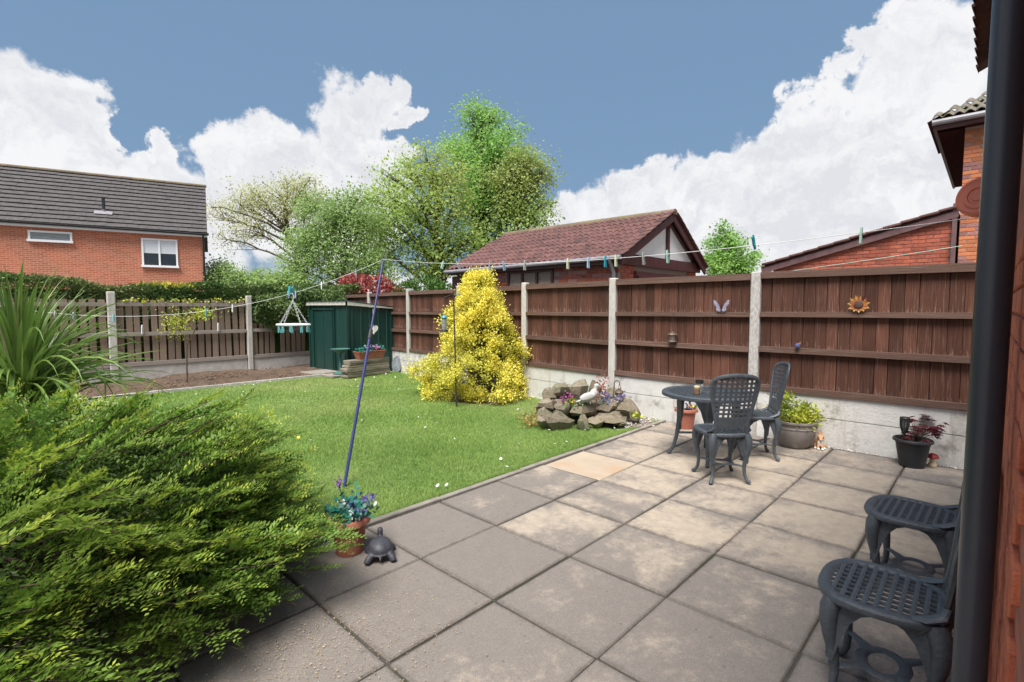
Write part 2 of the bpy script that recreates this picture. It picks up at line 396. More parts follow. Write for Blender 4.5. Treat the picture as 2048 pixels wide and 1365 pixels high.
timber('old_rail', (.24, .20, .175), (.37, .325, .29), (.46, .42, .38), .6, .1)

def brick_mat(name, c1, c2, c3=None, rand=.22):
    m = mt(name, [c1, c2] + ([c3] if c3 else []), 30, rough=.88, bump=.003, bscale=120, objrand=rand, fine=(200, tuple(q * .5 for q in c1), .4)); return m
brick_mat('brick_red', (.30, .072, .040), (.44, .125, .070), (.25, .07, .05))
brick_mat('brick_orange', (.42, .13, .055), (.56, .20, .09))
brick_mat('brick_mauve', (.27, .115, .105), (.38, .18, .165))
brick_mat('brick_house', (.46, .11, .05), (.60, .18, .085), (.36, .08, .05), .12)
mt('brick_mortar', [(.24, .19, .155), (.33, .27, .225)], 20, rough=.95)
mt('brick_mortar_dark', [(.16, .075, .06), (.22, .10, .08)], 20, rough=.95)
mt('tile_red', [(.085, .034, .030), (.150, .064, .056), (.065, .030, .028)], 9, rough=.8, objrand=.16, bump=.003, bscale=90, fine=(16, (.2, .13, .11), .25))
mt('tile_grey', [(.060, .052, .053), (.085, .075, .075), (.045, .040, .042)], 8, rough=.8, objrand=.05, fine=(12, (.2, .19, .18), .2))
mt('tile_mossy', [(.12, .10, .085), (.22, .19, .16), (.13, .13, .05)], 14, rough=.9, objrand=.2, bump=.01, bscale=40)
mt('ridge_moss', [(.13, .09, .07), (.22, .16, .11), (.15, .15, .05)], 16, rough=.9, objrand=.2, bump=.01, bscale=50)
mt('bargeboard', [(.095, .045, .048), (.15, .08, .082)], 8, rough=.6)

def slab_mat():
    m = bpy.data.materials.new('slab'); m.use_nodes = True; t = NT(m.node_tree); bs = t.n['Principled BSDF']; MATS['slab'] = m
    oi = t.new('ShaderNodeObjectInfo'); p = t.new('ShaderNodeNewGeometry').outputs['Position']; tc = t.new('ShaderNodeTexCoord').outputs['Object']
    off = t.vmath('SCALE', (31.7, 17.3, 5.9), oi.outputs['Random']); v = t.vmath('ADD', p, off)
    tan = t.mix(oi.outputs['Random'], (.42, .35, .275), (.37, .31, .25))
    c = t.mix(t.remap(t.noise(v, 14, 6, .65), .3, .7), t.vmath('SCALE', tan, .86), t.vmath('SCALE', tan, 1.16))
    sep = t.new('ShaderNodeSeparateXYZ'); t.l.new(tc, sep.inputs[0])
    ed = t.math('MAXIMUM', t.math('ABSOLUTE', sep.outputs[0]), t.math('ABSOLUTE', sep.outputs[1]))
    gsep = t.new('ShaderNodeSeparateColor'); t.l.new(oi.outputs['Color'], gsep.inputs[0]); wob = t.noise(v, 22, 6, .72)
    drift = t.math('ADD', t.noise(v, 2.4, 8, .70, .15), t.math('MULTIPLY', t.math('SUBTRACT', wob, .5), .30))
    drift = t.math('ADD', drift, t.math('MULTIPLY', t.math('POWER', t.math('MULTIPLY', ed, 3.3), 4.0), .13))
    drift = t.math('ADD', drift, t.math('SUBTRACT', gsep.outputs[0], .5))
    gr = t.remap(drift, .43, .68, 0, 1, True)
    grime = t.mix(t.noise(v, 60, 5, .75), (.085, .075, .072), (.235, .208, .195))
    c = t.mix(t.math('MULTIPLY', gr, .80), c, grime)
    edge = t.remap(t.math('ADD', ed, t.math('MULTIPLY', t.math('SUBTRACT', wob, .5), .07)), .278, .302)
    c = t.mix(t.math('MULTIPLY', edge, .5), c, (.075, .066, .055))           # dirt held along the joints
    c = t.mix(t.remap(t.noise(v, 300, 2, .6), .50, .72, 0, .55), c, t.vmath('SCALE', c, .45))
    c = t.mix(t.remap(t.noise(v, 210, 2, .6), .58, .75, 0, .5), c, (.46, .41, .35))
    vs_ = t.new('ShaderNodeTexVoronoi'); vs_.inputs['Scale'].default_value = 9; t.l.new(v, vs_.inputs['Vector'])
    c = t.mix(t.remap(vs_.outputs['Distance'], .085, .05, 0, .6), c, (.10, .09, .08))    # old spots and lichen
    t.l.new(c, bs.inputs['Base Color']); bs.inputs['Roughness'].default_value = .82; bs.inputs['Specular IOR Level'].default_value = .35
    # pressed dimple texture
    ck = t.new('ShaderNodeTexChecker'); ck.inputs['Scale'].default_value = 190; t.l.new(tc, ck.inputs['Vector'])
    h = t.math('ADD', t.math('MULTIPLY', ck.outputs['Fac'], .25), t.noise(v, 130, 4, .7))
    bn = t.new('ShaderNodeBump'); bn.inputs['Distance'].default_value = .003; t.l.new(h, bn.inputs['Height']); t.l.new(bn.outputs[0], bs.inputs['Normal'])
slab_mat()
mt('slab_sand', [(.36, .285, .21), (.42, .34, .255), (.40, .265, .17)], 5, rough=.8, bump=.002, bscale=90, patch=(2.2, (.3, .24, .2), .58, .75))

def boards_gravel_mat():
    m = bpy.data.materials.new('gravelboard'); m.use_nodes = True; t = NT(m.node_tree); bs = t.n['Principled BSDF']; MATS['gravelboard'] = m
    oi = t.new('ShaderNodeObjectInfo'); p = t.new('ShaderNodeNewGeometry').outputs['Position']
    c = t.mix(t.noise(p, 9, 5, .65), (.50, .485, .46), (.70, .685, .66))
    st = t.noise(t.vmath('MULTIPLY', p, (5, 9, 1.1)), 1, 5, .65)       # run-down stains
    c = t.mix(t.remap(st, .55, .74, 0, .55), c, (.26, .17, .11))
    c = t.mix(t.remap(t.noise(p, 3.5, 5, .7), .54, .68, 0, .75), c, (.19, .175, .14))
    c = t.mix(t.remap(t.noise(p, 85, 3, .7), .58, .75, 0, .4), c, (.2, .18, .16))
    t.l.new(c, bs.inputs['Base Color']); bs.inputs['Roughness'].default_value = .9
    bn = t.new('ShaderNodeBump'); bn.inputs['Distance'].default_value = .006; t.l.new(t.noise(p, 45, 5, .7), bn.inputs['Height']); t.l.new(bn.outputs[0], bs.inputs['Normal'])
boards_gravel_mat()

def brick_texture_mat(name, c1, c2, mortar, w=.225, h=.075, rot=0.):
    """brickwork too far off to build brick by brick; object space x along the wall, z up"""
    m = bpy.data.materials.new(name); m.use_nodes = True; t = NT(m.node_tree); bs = t.n['Principled BSDF']; MATS[name] = m
    tc = t.new('ShaderNodeTexCoord').outputs['Object']; sep = t.new('ShaderNodeSeparateXYZ'); t.l.new(tc, sep.inputs[0])
    cb = t.new('ShaderNodeCombineXYZ'); t.l.new(t.math('ADD', sep.outputs[0], sep.outputs[1]), cb.inputs[0]); t.l.new(sep.outputs[2], cb.inputs[1])
    b = t.new('ShaderNodeTexBrick'); t.l.new(cb.outputs[0], b.inputs['Vector']); b.inputs['Scale'].default_value = 1
    b.inputs['Brick Width'].default_value = w; b.inputs['Row Height'].default_value = h; b.inputs['Mortar Size'].default_value = .009; b.inputs['Mortar Smooth'].default_value = .3
    for i, c in ((1, c1), (2, c2), (3, mortar)): b.inputs[i].default_value = (*c, 1)
    c = t.mix(t.remap(t.noise(tc, .8, 4, .6), .35, .7, 0, .25), b.outputs[0], tuple(q * 1.25 for q in c2))
    t.l.new(c, bs.inputs['Base Color']); bs.inputs['Roughness'].default_value = .9
    bn = t.new('ShaderNodeBump'); bn.inputs['Distance'].default_value = .006; bn.invert = True; t.l.new(b.outputs['Fac'], bn.inputs['Height']); t.l.new(bn.outputs[0], bs.inputs['Normal'])
brick_texture_mat('brickwork_far', (.35, .098, .050), (.50, .165, .090), (.58, .37, .27))
brick_texture_mat('brickwork', (.32, .075, .045), (.44, .13, .07), (.22, .13, .1))
M = MATS
def glassy(name):
    m = M[name]; bs = m.node_tree.nodes['Principled BSDF']; bs.inputs['Transmission Weight'].default_value = .85; bs.inputs['Roughness'].default_value = .06; bs.inputs['IOR'].default_value = 1.15
glassy('clear_glass')

# ================================================================== the setting
def sheet(name, poly, z, mat, kind='structure', label=None):
    o = B().quad(*[(x, y, z) for x, y in poly]).build(name, mat); tag(o, label, kind=kind); return o
g0 = sheet('ground', [(-600, -600), (900, -600), (900, 900), (-600, 900)], -.06, M['earth'])
# --- patio of square slabs
PX0, PXP, PY0, PYP = 1.715, .617, -.085, .609
patio = sheet('patio', [(-2.2, -.08), (6.085, -.08), (6.085, 2.965), (-2.2, 2.965)], -.013, M['mortar_joint'])
sm = B().bbox((0, 0, -.02), (.606, .598, .04), .006).mesh('paving_slab', M['slab'])
sm2 = B().bbox((0, 0, -.02), (.606, .598, .04), .006).mesh('paving_slab', M['slab_sand'])
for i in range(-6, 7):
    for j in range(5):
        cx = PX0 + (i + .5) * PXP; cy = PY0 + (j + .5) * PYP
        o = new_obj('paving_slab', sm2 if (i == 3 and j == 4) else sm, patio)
        dark_mix = .5 + random.uniform(-.09, .08) + (.20 if i <= 0 else .08 if i <= 1 else .02 if i == 2 else -.03) + (.10 if i >= 6 else 0) + (.05 if j == 4 and i < 3 else 0) + (.05 if j == 0 and i < 4 else 0)  # darker mix on near slabs, the fence end and edge rows
        o.color = (dark_mix, .5, .5, 1)
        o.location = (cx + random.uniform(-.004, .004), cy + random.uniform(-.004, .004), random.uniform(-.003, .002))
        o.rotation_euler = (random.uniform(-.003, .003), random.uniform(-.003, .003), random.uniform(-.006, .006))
        if i == 3 and j == 4: tag(o, 'sandy orange replacement slab beside the lawn')
        if i == -6 or i == 6: o.scale = (1, 1, 1)
# --- edging between patio and lawn
edg = tag(new_obj('lawn_edging', None), kind='structure')
em = B().bbox((0, 0, 0), (.905, .048, .12), .006).mesh('edging_stone', M['kerb'])
for i in range(9):
    new_obj('edging_stone', em, edg, (-1.75 + i * .915, 2.995 + random.uniform(-.003, .003), -.045 + random.uniform(-.003, .004)), (random.uniform(-.02, .02), random.uniform(-.004, .004), random.uniform(-.004, .004)))
# --- lawn and beds
lawn = sheet('lawn', [(-3, 3.02), (6.1, 3.02), (6.6, 10.34), (-3, 10.34)], -.022, M['lawn_base'])
bed = B()
def patchy(name, cx, cy, rx, ry, z, mat, n=40, seed=1, h=.02):
    r = np.random.default_rng(seed); b = B(); V = [(cx, cy, z + h)]; F = []
    for q, sc in ((0, .5), (1, 1.)):
        for k in range(n):
            a = 2 * math.pi * k / n; s_ = sc * (1 + (.08 * math.sin(3 * a + seed) + .06 * r.normal() * .6))
            V.append((cx + rx * s_ * math.cos(a), cy + ry * s_ * math.sin(a), z + (h * .8 if q == 0 else -.012)))
    for k in range(n):
        F.append((0, 1 + k, 1 + (k + 1) % n)); F.append((1 + k, 1 + n + k, 1 + n + (k + 1) % n, 1 + (k + 1) % n))
    b.add(V, F); return tag(b.build(name, mat, smooth=True), kind='structure')
NB = 44
xs = np.linspace(-3, 6.45, NB); ys = np.linspace(10.35, 12.62, 14)
V = []; rr = np.random.default_rng(3)
for y in ys:
    for x in xs: V.append((x, y, -.012 + .03 * (y > 10.4) + rr.normal() * .014 + .035 * math.sin(x * 2.3) * math.sin(y * 3.1) * (y > 10.6)))
F = [(j * NB + i, j * NB + i + 1, (j + 1) * NB + i + 1, (j + 1) * NB + i) for j in range(len(ys) - 1) for i in range(NB - 1)]
tag(new_obj('soil_bed', np_mesh('soil_bed', V, F, M['soil'], True)), kind='structure')
e2 = tag(new_obj('bed_edging', None), kind='structure')
em2 = B().bbox((0, 0, 0), (.99, .03, .09), .005).mesh('edging_board', M['concrete'])
for i in range(8):
    new_obj('edging_board', em2, e2, (-2.4 + i * 1.0, 10.33 + random.uniform(-.006, .006), -.012), (0, random.uniform(-.006, .006), random.uniform(-.008, .008)))
patchy('planting_circle', 5.72, 6.15, .80, .85, -.02, M['soil'], seed=2)
patchy('gravel_patch', 5.72, 3.40, .52, .42, -.022, M['gravel'], seed=5, h=.018)
patchy('shrub_bed', -.4, 4.9, 1.3, 2.3, -.02, M['soil'], seed=6)

def in_lawn(x, y):
    ok = (y > 3.03) & (y < 10.31) & (x < 6.02 + np.maximum(0, (y - 4)) * .08)
    ok &= ((x - 5.72) / .74) ** 2 + ((y - 6.15) / .79) ** 2 > 1
    ok &= ((x - 5.62) / .62) ** 2 + ((y - 4.0) / .52) ** 2 > 1
    ok &= ((x - 5.80) / .58) ** 2 + ((y - 3.32) / .36) ** 2 > 1
    ok &= ~((x > 5.0) & (y > 9.72)); ok &= ~((x < .3) & (((x + .4) / 1.2) ** 2 + ((y - 4.9) / 2.2) ** 2 < 1))
    return ok
def blades(n, ylo, yhi, w, h0, h1):
    x = rng.uniform(-1.6, 6.6, n); y = rng.uniform(ylo, yhi, n)
    k = in_lawn(x, y); x = x[k]; y = y[k]; n = len(x)
    a = rng.uniform(0, 2 * math.pi, n); h = .8 * rng.uniform(h0, h1, n) * (1 + .35 * np.sin(x * 3.1 + 1) * np.sin(y * 2.7)); ww = w * rng.uniform(.6, 1.3, n)
    ln = rng.normal(0, .55, (n, 2)) * h[:, None]
    dx = np.cos(a) * ww / 2; dy = np.sin(a) * ww / 2; z0 = np.full(n, -.024)
    V = np.stack([np.stack([x - dx, y - dy, z0], 1), np.stack([x + dx, y + dy, z0], 1), np.stack([x + ln[:, 0], y + ln[:, 1], z0 + h], 1)], 1).reshape(-1, 3)
    return V
V = np.concatenate([blades(230000, 3.03, 5.2, .0055, .018, .045), blades(170000, 5.2, 7.6, .008, .018, .042), blades(90000, 7.6, 10.31, .011, .018, .042)])
# longer untidy fringe against the edging
n = 9000; x = rng.uniform(.6, 5.4, n); y = 3.025 + np.abs(rng.normal(0, .025, n)); a = rng.uniform(0, 6.28, n); h = rng.uniform(.03, .075, n)
V2 = np.stack([np.stack([x - np.cos(a) * .003, y - np.sin(a) * .003, np.full(n, -.02)], 1), np.stack([x + np.cos(a) * .003, y + np.sin(a) * .003, np.full(n, -.02)], 1), np.stack([x + rng.normal(0, .02, n), y - rng.uniform(-.02, .045, n) * (.6 + .6 * np.sin(x * 11) * np.sin(x * 3.7)), -.02 + h * .8], 1)], 1).reshape(-1, 3)
V = np.concatenate([V, V2])
tag(new_obj('grass', np_mesh('grass', V, np.arange(len(V)).reshape(-1, 3), M['grass'])), 'short mown green grass of the back lawn', 'grass', kind='stuff')
# daisies
def discs(P, r, z, seed=0, k=6, mat=None, name='daisies'):
    q = np.random.default_rng(seed); n = len(P); V = []; a = np.arange(k) * 2 * math.pi / k
    rad = r * q.uniform(.6, 1.2, n); tilt = q.normal(0, .35, (n, 2))
    base = np.concatenate([P, np.full((n, 1), z) + q.uniform(0, .015, (n, 1))], 1)
    ring = np.stack([np.cos(a), np.sin(a)], 1)
    off = ring[None] * rad[:, None, None]
    zz = (off * tilt[:, None, :]).sum(2)
    V = base[:, None, :] + np.concatenate([off, zz[..., None]], 2)
    return np_mesh(name, V.reshape(-1, 3), np.arange(n * k).reshape(n, k), mat)
pts = []
for _ in range(9000):
    x, y = rng.uniform(0, 6.3), rng.uniform(3.1, 10.3)
    p = .04 + .9 * math.exp(-((10.3 - y) / .35) ** 2) * (x < 4.2) + .25 * math.exp(-((y - 9.3) / .5) ** 2) * (x > 5) + .16 * (x > 4.6) * (y > 7.5)
    if rng.random() < p * .15 and in_lawn(np.array([x]), np.array([y]))[0]: pts.append((x, y))
for (px_, py_) in ((1110, 890), (1127, 892), (1133, 887), (1014, 938), (1025, 936), (890, 975), (893, 973), (1170, 862), (1140, 850), (1085, 845), (1075, 850)):
    q = ground(px_, py_); pts.append((q[0], q[1]))
tag(new_obj('daisies', discs(np.array(pts), .013, .012, 4, 7, M['petal_white'])), 'small white daisies scattered through the lawn', 'daisies', kind='stuff')
pts = [ground(*q)[:2] for q in ((1005, 790), (795, 783), (597, 880), (1205, 878))]
tag(new_obj('dandelions', discs(np.array(pts), .018, .015, 5, 8, M['petal_yellow'], 'dandelions')), 'few small yellow dandelion heads in the lawn', 'dandelions', kind='stuff')
# pebbles and chippings
def chips(n, fx, size, mat, name, label, cat, zf=.0, flat=.6):
    V = []; F = []; base = np.array([(1, 0, 0), (-1, 0, 0), (0, 1, 0), (0, -1, 0), (0, 0, 1), (0, 0, -1)], float)
    fc = [(0, 2, 4), (2, 1, 4), (1, 3, 4), (3, 0, 4), (2, 0, 5), (1, 2, 5), (3, 1, 5), (0, 3, 5)]
    for _ in range(n):
        x, y = fx(); s_ = size * rng.uniform(.5, 1.3) * np.array([rng.uniform(.7, 1.3), rng.uniform(.7, 1.3), flat]); o = len(V)
        V.extend((base * s_) @ rotz(rng.uniform(0, 6)).T @ rotx(rng.normal(0, .3)).T + np.array([x, y, zf + s_[2] * .3])); F.extend([tuple(q + o for q in f) for f in fc])
    return tag(new_obj(name, np_mesh(name, V, F, mat)), label, cat, kind='stuff')
chips(420, lambda: (5.78 + rng.normal(0, .22), 3.32 + rng.normal(0, .14)), .013, M['pebble'], 'stone_chippings', 'pale stone chippings beside the rockery and edging', 'chippings')
chips(700, lambda: (rng.uniform(.8, 5.2), rng.uniform(10.4, 12.4)), .02, M['bark_chip'], 'bark_mulch', 'brown bark and leaf scraps on the soil bed', 'mulch', .02)
chips(240, lambda: (5.72 + rng.normal(0, .42), 5.45 + rng.normal(0, .10)), .013, M['litter'], 'leaf_scraps', 'tan leaf scraps under the golden bush', 'leaf litter', -.01)
chips(150, lambda: (6.06 + rng.normal(0, .012), rng.uniform(.1, 1.35)), .012, M['pebble'], 'wall_foot_chippings', 'loose chippings along the foot of the concrete boards', 'chippings', -.003)
n = 1500; P = np.stack([rng.normal(1.02, .30, n), rng.normal(2.12, .30, n)], 1)
k = (P[:, 1] < 2.75); P = P[k]
aa = rng.uniform(0, 6.28, len(P)); L = rng.uniform(.003, .0065, len(P)); Wd = L * .35
dv = np.stack([np.cos(aa), np.sin(aa)], 1); nv = np.stack([-dv[:, 1], dv[:, 0]], 1)
Q = np.stack([P - dv * L[:, None], P + nv * Wd[:, None], P + dv * L[:, None], P - nv * Wd[:, None]], 1)
V = np.concatenate([Q, np.full((*Q.shape[:2], 1), .005) + rng.uniform(0, .003, (*Q.shape[:2], 1))], 2).reshape(-1, 3)
tag(new_obj('leaf_litter', np_mesh('leaf_litter', V, np.arange(len(V)).reshape(-1, 4), M['litter'])), 'small tan leaf scraps fallen on slabs below the spreading shrub', 'leaf litter', kind='stuff')

# ================================================================== right hand fence
def fence_x(y): return 6.12 + max(0., y - 4.) * .087
posts = [0.02, 1.96, 3.84, 5.62, 7.46, 9.36, 11.25, 13.1]
fr = thing('panel_fence', 'tall brown vertical board fence on pale concrete boards along the right side', 'fence', (6.12, 0, 0))
bm_ = B().bbox((0, 0, 0), (1, 1, 1), .055).mesh('board', M['fence_board'])
pb = B(); pb.bbox((0, 0, .93), (.095, .105, 1.90), .012)
pmesh = pb.mesh('post', M['greypost']); pmesh2 = B().bbox((0, 0, .93), (.095, .105, 1.90), .012).mesh('post', M['pitted'])
rear_unit = B().bbox((0, 0, 0), (1, 1, 1), .003).mesh('gap_backing', mt('gap_dark', [(.02, .011, .009), (.035, .018, .014)], 10, rough=.9))  # dark sheet added behind the boards to stand in for shadow in their gaps
rail_unit = B().bbox((0, 0, 0), (1, 1, 1), .03).mesh('rail', M['fence_rail'])
gb_unit = B().bbox((0, 0, 0), (1, 1, 1), .012).mesh('gravel_board', M['gravelboard'])
def seg(parent, mesh, name, a, b, z0, z1, th, off=0.):
    """a straight piece between plan points a and b; local z is its long axis so grain runs along it"""
    a = np.array(a); b = np.array(b); L = np.linalg.norm(b - a); ang = math.atan2(b[1] - a[1], b[0] - a[0])
    c = (a + b) / 2 + np.array([-math.sin(ang), math.cos(ang)]) * off
    o = new_obj(name, mesh, parent); o.location = (c[0] - parent.location[0], c[1] - parent.location[1], (z0 + z1) / 2)
    m = Matrix.Rotation(ang, 4, 'Z') @ Matrix.Rotation(math.pi / 2, 4, 'Y')
    o.rotation_euler = m.to_euler(); o.scale = (z1 - z0, th, L); return o
for i, y in enumerate(posts):
    if i == 0: continue
    new_obj('post', pmesh2 if i in (1,) else pmesh, fr, (fence_x(y) - 6.12, y, -.02 if i < 6 else -.05), (0, 0, random.uniform(-.02, .02)))
new_obj('post', pmesh, fr, (0, -.02, -.02))
for i in range(len(posts) - 1):
    y0, y1 = posts[i] + .055, posts[i + 1] - .055
    a = (fence_x(y0), y0); b = (fence_x(y1), y1); nb = int(round((y1 - y0) / .110)); dz = -.012 * i
    for (z0, z1, th) in ((1.775 + dz, 1.835 + dz, .045), (1.352 + dz, 1.408 + dz, .042), (.955 + dz, 1.018 + dz, .042), (.525 + dz, .588 + dz, .045)):
        o = seg(fr, rail_unit, 'rail', a, b, z0, z1, th, .022); o.rotation_euler.rotate_axis('Y', random.uniform(-.004, .004))
        if z0 > 1.7:
            seg(fr, rail_unit, 'capping_rail', a, b, z1 + .001, z1 + .018, .075, .0)
    for k in range(nb):
        t0, t1 = k / nb, (k + 1) / nb; p = lerp(a, b, (t0 + t1) / 2); L = (y1 - y0) / nb
        o = new_obj('board', bm_, fr, (p[0] - 6.12 + .012 + random.uniform(0, .004), p[1], 1.175 + dz), (random.uniform(-.006, .006), random.uniform(-.004, .004), random.uniform(-.04, .04)))
        o.scale = (.014, L - random.uniform(.003, .008), 1.30 + random.uniform(-.008, .008))
    seg(fr, rear_unit, 'gap_backing', a, b, .53 + dz, 1.82 + dz, .008, -.034)
    seg(fr, gb_unit, 'gravel_board', a, b, .295 + dz * .5, .522 + dz, .045, -.0)
    seg(fr, gb_unit, 'gravel_board', a, b, -.05, .288 + dz * .5, .05, -.004)

# ================================================================== back fence
bf = thing('low_board_fence', 'weathered grey slatted board fence across the far end of the garden', 'fence', (0, 12.55, 0))
ob = B().bbox((0, 0, 0), (1, 1, 1), .03).mesh('board', M['old_board']); orl = B().bbox((0, 0, 0), (1, 1, 1), .03).mesh('rail', M['old_rail'])
ogb = B().bbox((0, 0, 0), (1, 1, 1), .012).mesh('gravel_board', M['concrete']); opm = B().bbox((0, 0, .86), (.13, .11, 1.80), .012).mesh('post', M['greypost'])
opm2 = B().bbox((0, 0, .86), (.11, .10, 1.72), .012).mesh('post', M['greypost'])
bp = [-3.2, -.70, 1.83, 4.36, 6.7]
for i, x in enumerate(bp): new_obj('post', opm if i == 2 else opm2, bf, (x, -.03, 0), (0, random.uniform(-.008, .008), 0))
for i in range(len(bp) - 1):
    x0, x1 = bp[i] + .07, bp[i + 1] - .07; a = (x0, 12.55); b = (x1, 12.55)
    top = 1.55 if i < 3 else 1.02
    for (z0, z1) in ((1.475, 1.545), (.875, .950), (.27, .35)):
        if z1 < top + .05:
            o = seg(bf, orl, 'rail', a, b, z0, z1, .045, -.035); o.rotation_euler.rotate_axis('Y', random.uniform(-.006, .006))
    nb = 17; L = (x1 - x0) / nb
    for k in range(nb):
        if i == 3 and k in (4, 10): continue
        o = new_obj('board', ob, bf, (x0 + (k + .5) * L + random.uniform(-.012, .012), .03, .27 + (top + .06 - .27) / 2 + random.uniform(-.02, .02)), (0, random.uniform(-.015, .015), random.uniform(-.05, .05)))
        o.scale = (L * random.uniform(.66, .82), .016, top + .06 - .27)
    seg(bf, ogb, 'gravel_board', a, b, -.05, .262, .05, -.01)

# ================================================================== own house at the right edge
WY = -.040
oh = thing('own_house', 'red brick house wall with tiled eave at the right edge of the picture', 'house', (2, WY, 0))
B().box((.55, -.62, 1.50), (4.0, 1.2, 3.0)).build('wall', M['brickwork'], oh)
bk = B().bbox((0, 0, 0), (.215, .10, .065), .004).mesh('brick', M['brick_house'])
cnt = 0
for r_ in range(22):
    for c_ in range(-1, 13):
        x = -.40 + c_ * .225 + (.1125 if r_ % 2 else 0)
        if x > 2.46: continue
        new_obj('brick', bk, oh, (x, -.059 + random.uniform(-.0015, .0015), .05 + r_ * .075)); cnt += 1
s_ = B().box((0, 0, 0), (4.0, .03, .16)).build('fascia', M['brown_paint'], oh, loc=(.55, .02, 3.02))
gu = B(); gu.tube([(-1.4, .060, 2.97), (2.58, .060, 2.97)], .05, 10); autosmooth(gu.build('gutter', M['brown_paint'], oh))
tw, gauge = .30, .30
def pantile_mesh(name, mat, w=.30, L=.36, amp=.028, rolls=2, th=.014, nx=13):
    b = B(); xs = np.linspace(0, w, nx); z = amp * np.clip(np.abs(np.sin(xs / w * math.pi * rolls)), 0, 1) ** 1.3
    V = []
    for (y, dz) in ((0, 0.), (L, 0.)):
        for x, q in zip(xs, z): V.append((x, y, q + dz))
        for x, q in zip(xs, z): V.append((x, y, q - th + dz))
    n = nx; F = []
    for i in range(n - 1):
        F.append((i, i + 1, 2 * n + i + 1, 2 * n + i)); F.append((n + i + 1, i + 1, i, n + i))
    b.add(V, F); me = b.mesh(name, mat, True); me.set_sharp_from_angle(angle=R(50)); return me
ptile = pantile_mesh('roof_tile', M['tile_red'])
rt_ = R(30)
rf = B().box((0, 0, 0), (4.0, 2.2, .06)).build('roof', M['brown_paint'], oh, loc=(.55, -.95, 3.57), rot=(-rt_, 0, 0))
for r_ in range(4):
    for c_ in range(14):
        o = new_obj('roof_tile', ptile, oh); s0 = -.06 + r_ * .28
        o.location = (2.62 - (c_) * .30, .128 - s0 * math.cos(rt_), 3.03 + s0 * math.sin(rt_) + r_ * .0); o.rotation_euler = (rt_ - R(4), 0, math.pi)
dp = thing('downpipe', 'black plastic rainwater downpipe standing in front of the house wall at right', 'drainpipe', (1.66, .0, 0))
pp = B(); pp.tube([(0, 0, 0), (0, 0, 1.0), (0, 0, 2.2), (0, .003, 2.7), (0, .010, 2.95)], .0335, 28); autosmooth(pp.build('pipe', M['pipe_black'], dp))
for z in (.35,):
    cb_ = B(); cb_.lathe([(.034, z - .02), (.0365, z - .02), (.0365, z + .02), (.034, z + .02)], 28); cb_.box((0, -.055, z), (.03, .05, .03)); autosmooth(cb_.build('clip', M['pipe_black'], dp))

# ================================================================== neighbour's house and its side garage
XH = 12.8
nh = thing('neighbour_house', 'orange and mauve brick house with mossy tiled eave behind the fence at right', 'house', (XH, .52, 0))
B().box((3.02, -4, 2.4), (6, 8, 4.8)).build('wall', M['brick_mortar'], nh)
bmo = B().bbox((0, 0, 0), (.10, .215, .065), .004).mesh('brick', M['brick_orange']); bmm = B().bbox((0, 0, 0), (.10, .215, .065), .004).mesh('brick', M['brick_mauve'])
for r_ in range(21, 63):
    for c_ in range(5):
        y = -.1075 - c_ * .225 - (.1125 if r_ % 2 else 0)
        new_obj('brick', bmo if random.random() < .62 else bmm, nh, (.062 + random.uniform(-.002, .002), y, .05 + r_ * .075))
    if r_ % 2: new_obj('brick', bmo if random.random() < .6 else bmm, nh, (.062, -.05, .05 + r_ * .075)).scale = (1, .46, 1)
eb = B(); eb.box((-.22, -3.9, 4.86), (.05, 8.6, .17)); eb.box((3, .42, 4.86), (6.5, .05, .17)); eb.build('fascia', M['brown_paint'], nh)
sf = B(); sf.box((-.10, -3.8, 4.79), (.22, 8.4, .02)); sf.box((3, .21, 4.79), (6.2, .40, .02)); sf.build('soffit', M['soffit_brown'], nh)
gu = B(); gu.tube([(-.29, -7.8, 4.90), (-.29, .46, 4.90)], .055, 10); autosmooth(gu.build('gutter', M['gutter_grey'], nh))
mtile = pantile_mesh('roof_tile', M['tile_mossy'], amp=.05)
rb = B(); rb.quad((-.25, .45, 4.95), (-.25, -8, 4.95), (3.2, -8, 6.9), (3.2, -2.4, 6.9)); rb.quad((-.25, .45, 4.95), (3.2, -2.4, 6.9), (6.2, .45, 4.95)); rb.build('roof', M['tile_mossy'], nh)
pr_ = R(29.5)
for r_ in range(5):
    for c_ in range(9):
        y = .46 - c_ * .30 - r_ * .21
        o = new_obj('roof_tile', mtile, nh); s0 = r_ * .30
        o.location = (-.33 + s0 * math.cos(pr_), y, 4.965 + s0 * math.sin(pr_)); o.rotation_euler = (0, 0, 0)
        o.matrix_basis = Matrix.Translation(o.location) @ Matrix.Rotation(-math.pi / 2, 4, 'Z') @ Matrix.Rotation(pr_ - R(4), 4, 'X')
for k in range(9):      # tile ends of the far verge, seen from below
    o = new_obj('eave_tile', ptile, nh); o.location = (-.3 + k * .30, .53, 4.92); o.rotation_euler = (R(26), 0, math.pi)
    o.location.x += .30
lh = thing('side_garage', 'red brick lean-to garage with sloping tiled verge beside the neighbour house', 'garage', (XH - .02, .56, 0))
y1g = 3.18
wl = B(); wl.prism([(.02, 0, 0), (.02, y1g, 0), (.02, y1g, 2.38), (.02, 0, 3.22)], (3, 0, 0)); wl.build('wall', M['brick_mortar_dark'], lh)
br1 = B().bbox((0, 0, 0), (.10, .215, .065), .004).mesh('brick', M['brick_red'])
br2 = B().bbox((0, 0, 0), (.10, .065, .215), .004).mesh('soldier_brick', M['brick_red'])
for r_ in range(0, 16):
    z = 2.29 + r_ * .075
    for c_ in range(15):
        y = .11 + c_ * .225 + (.1125 if r_ % 2 else 0)
        if y + .1 > y1g or z + .035 > 3.24 - (y + .1) * .264: continue
        new_obj('brick', br1, lh, (.062 + random.uniform(-.002, .002), y, z))
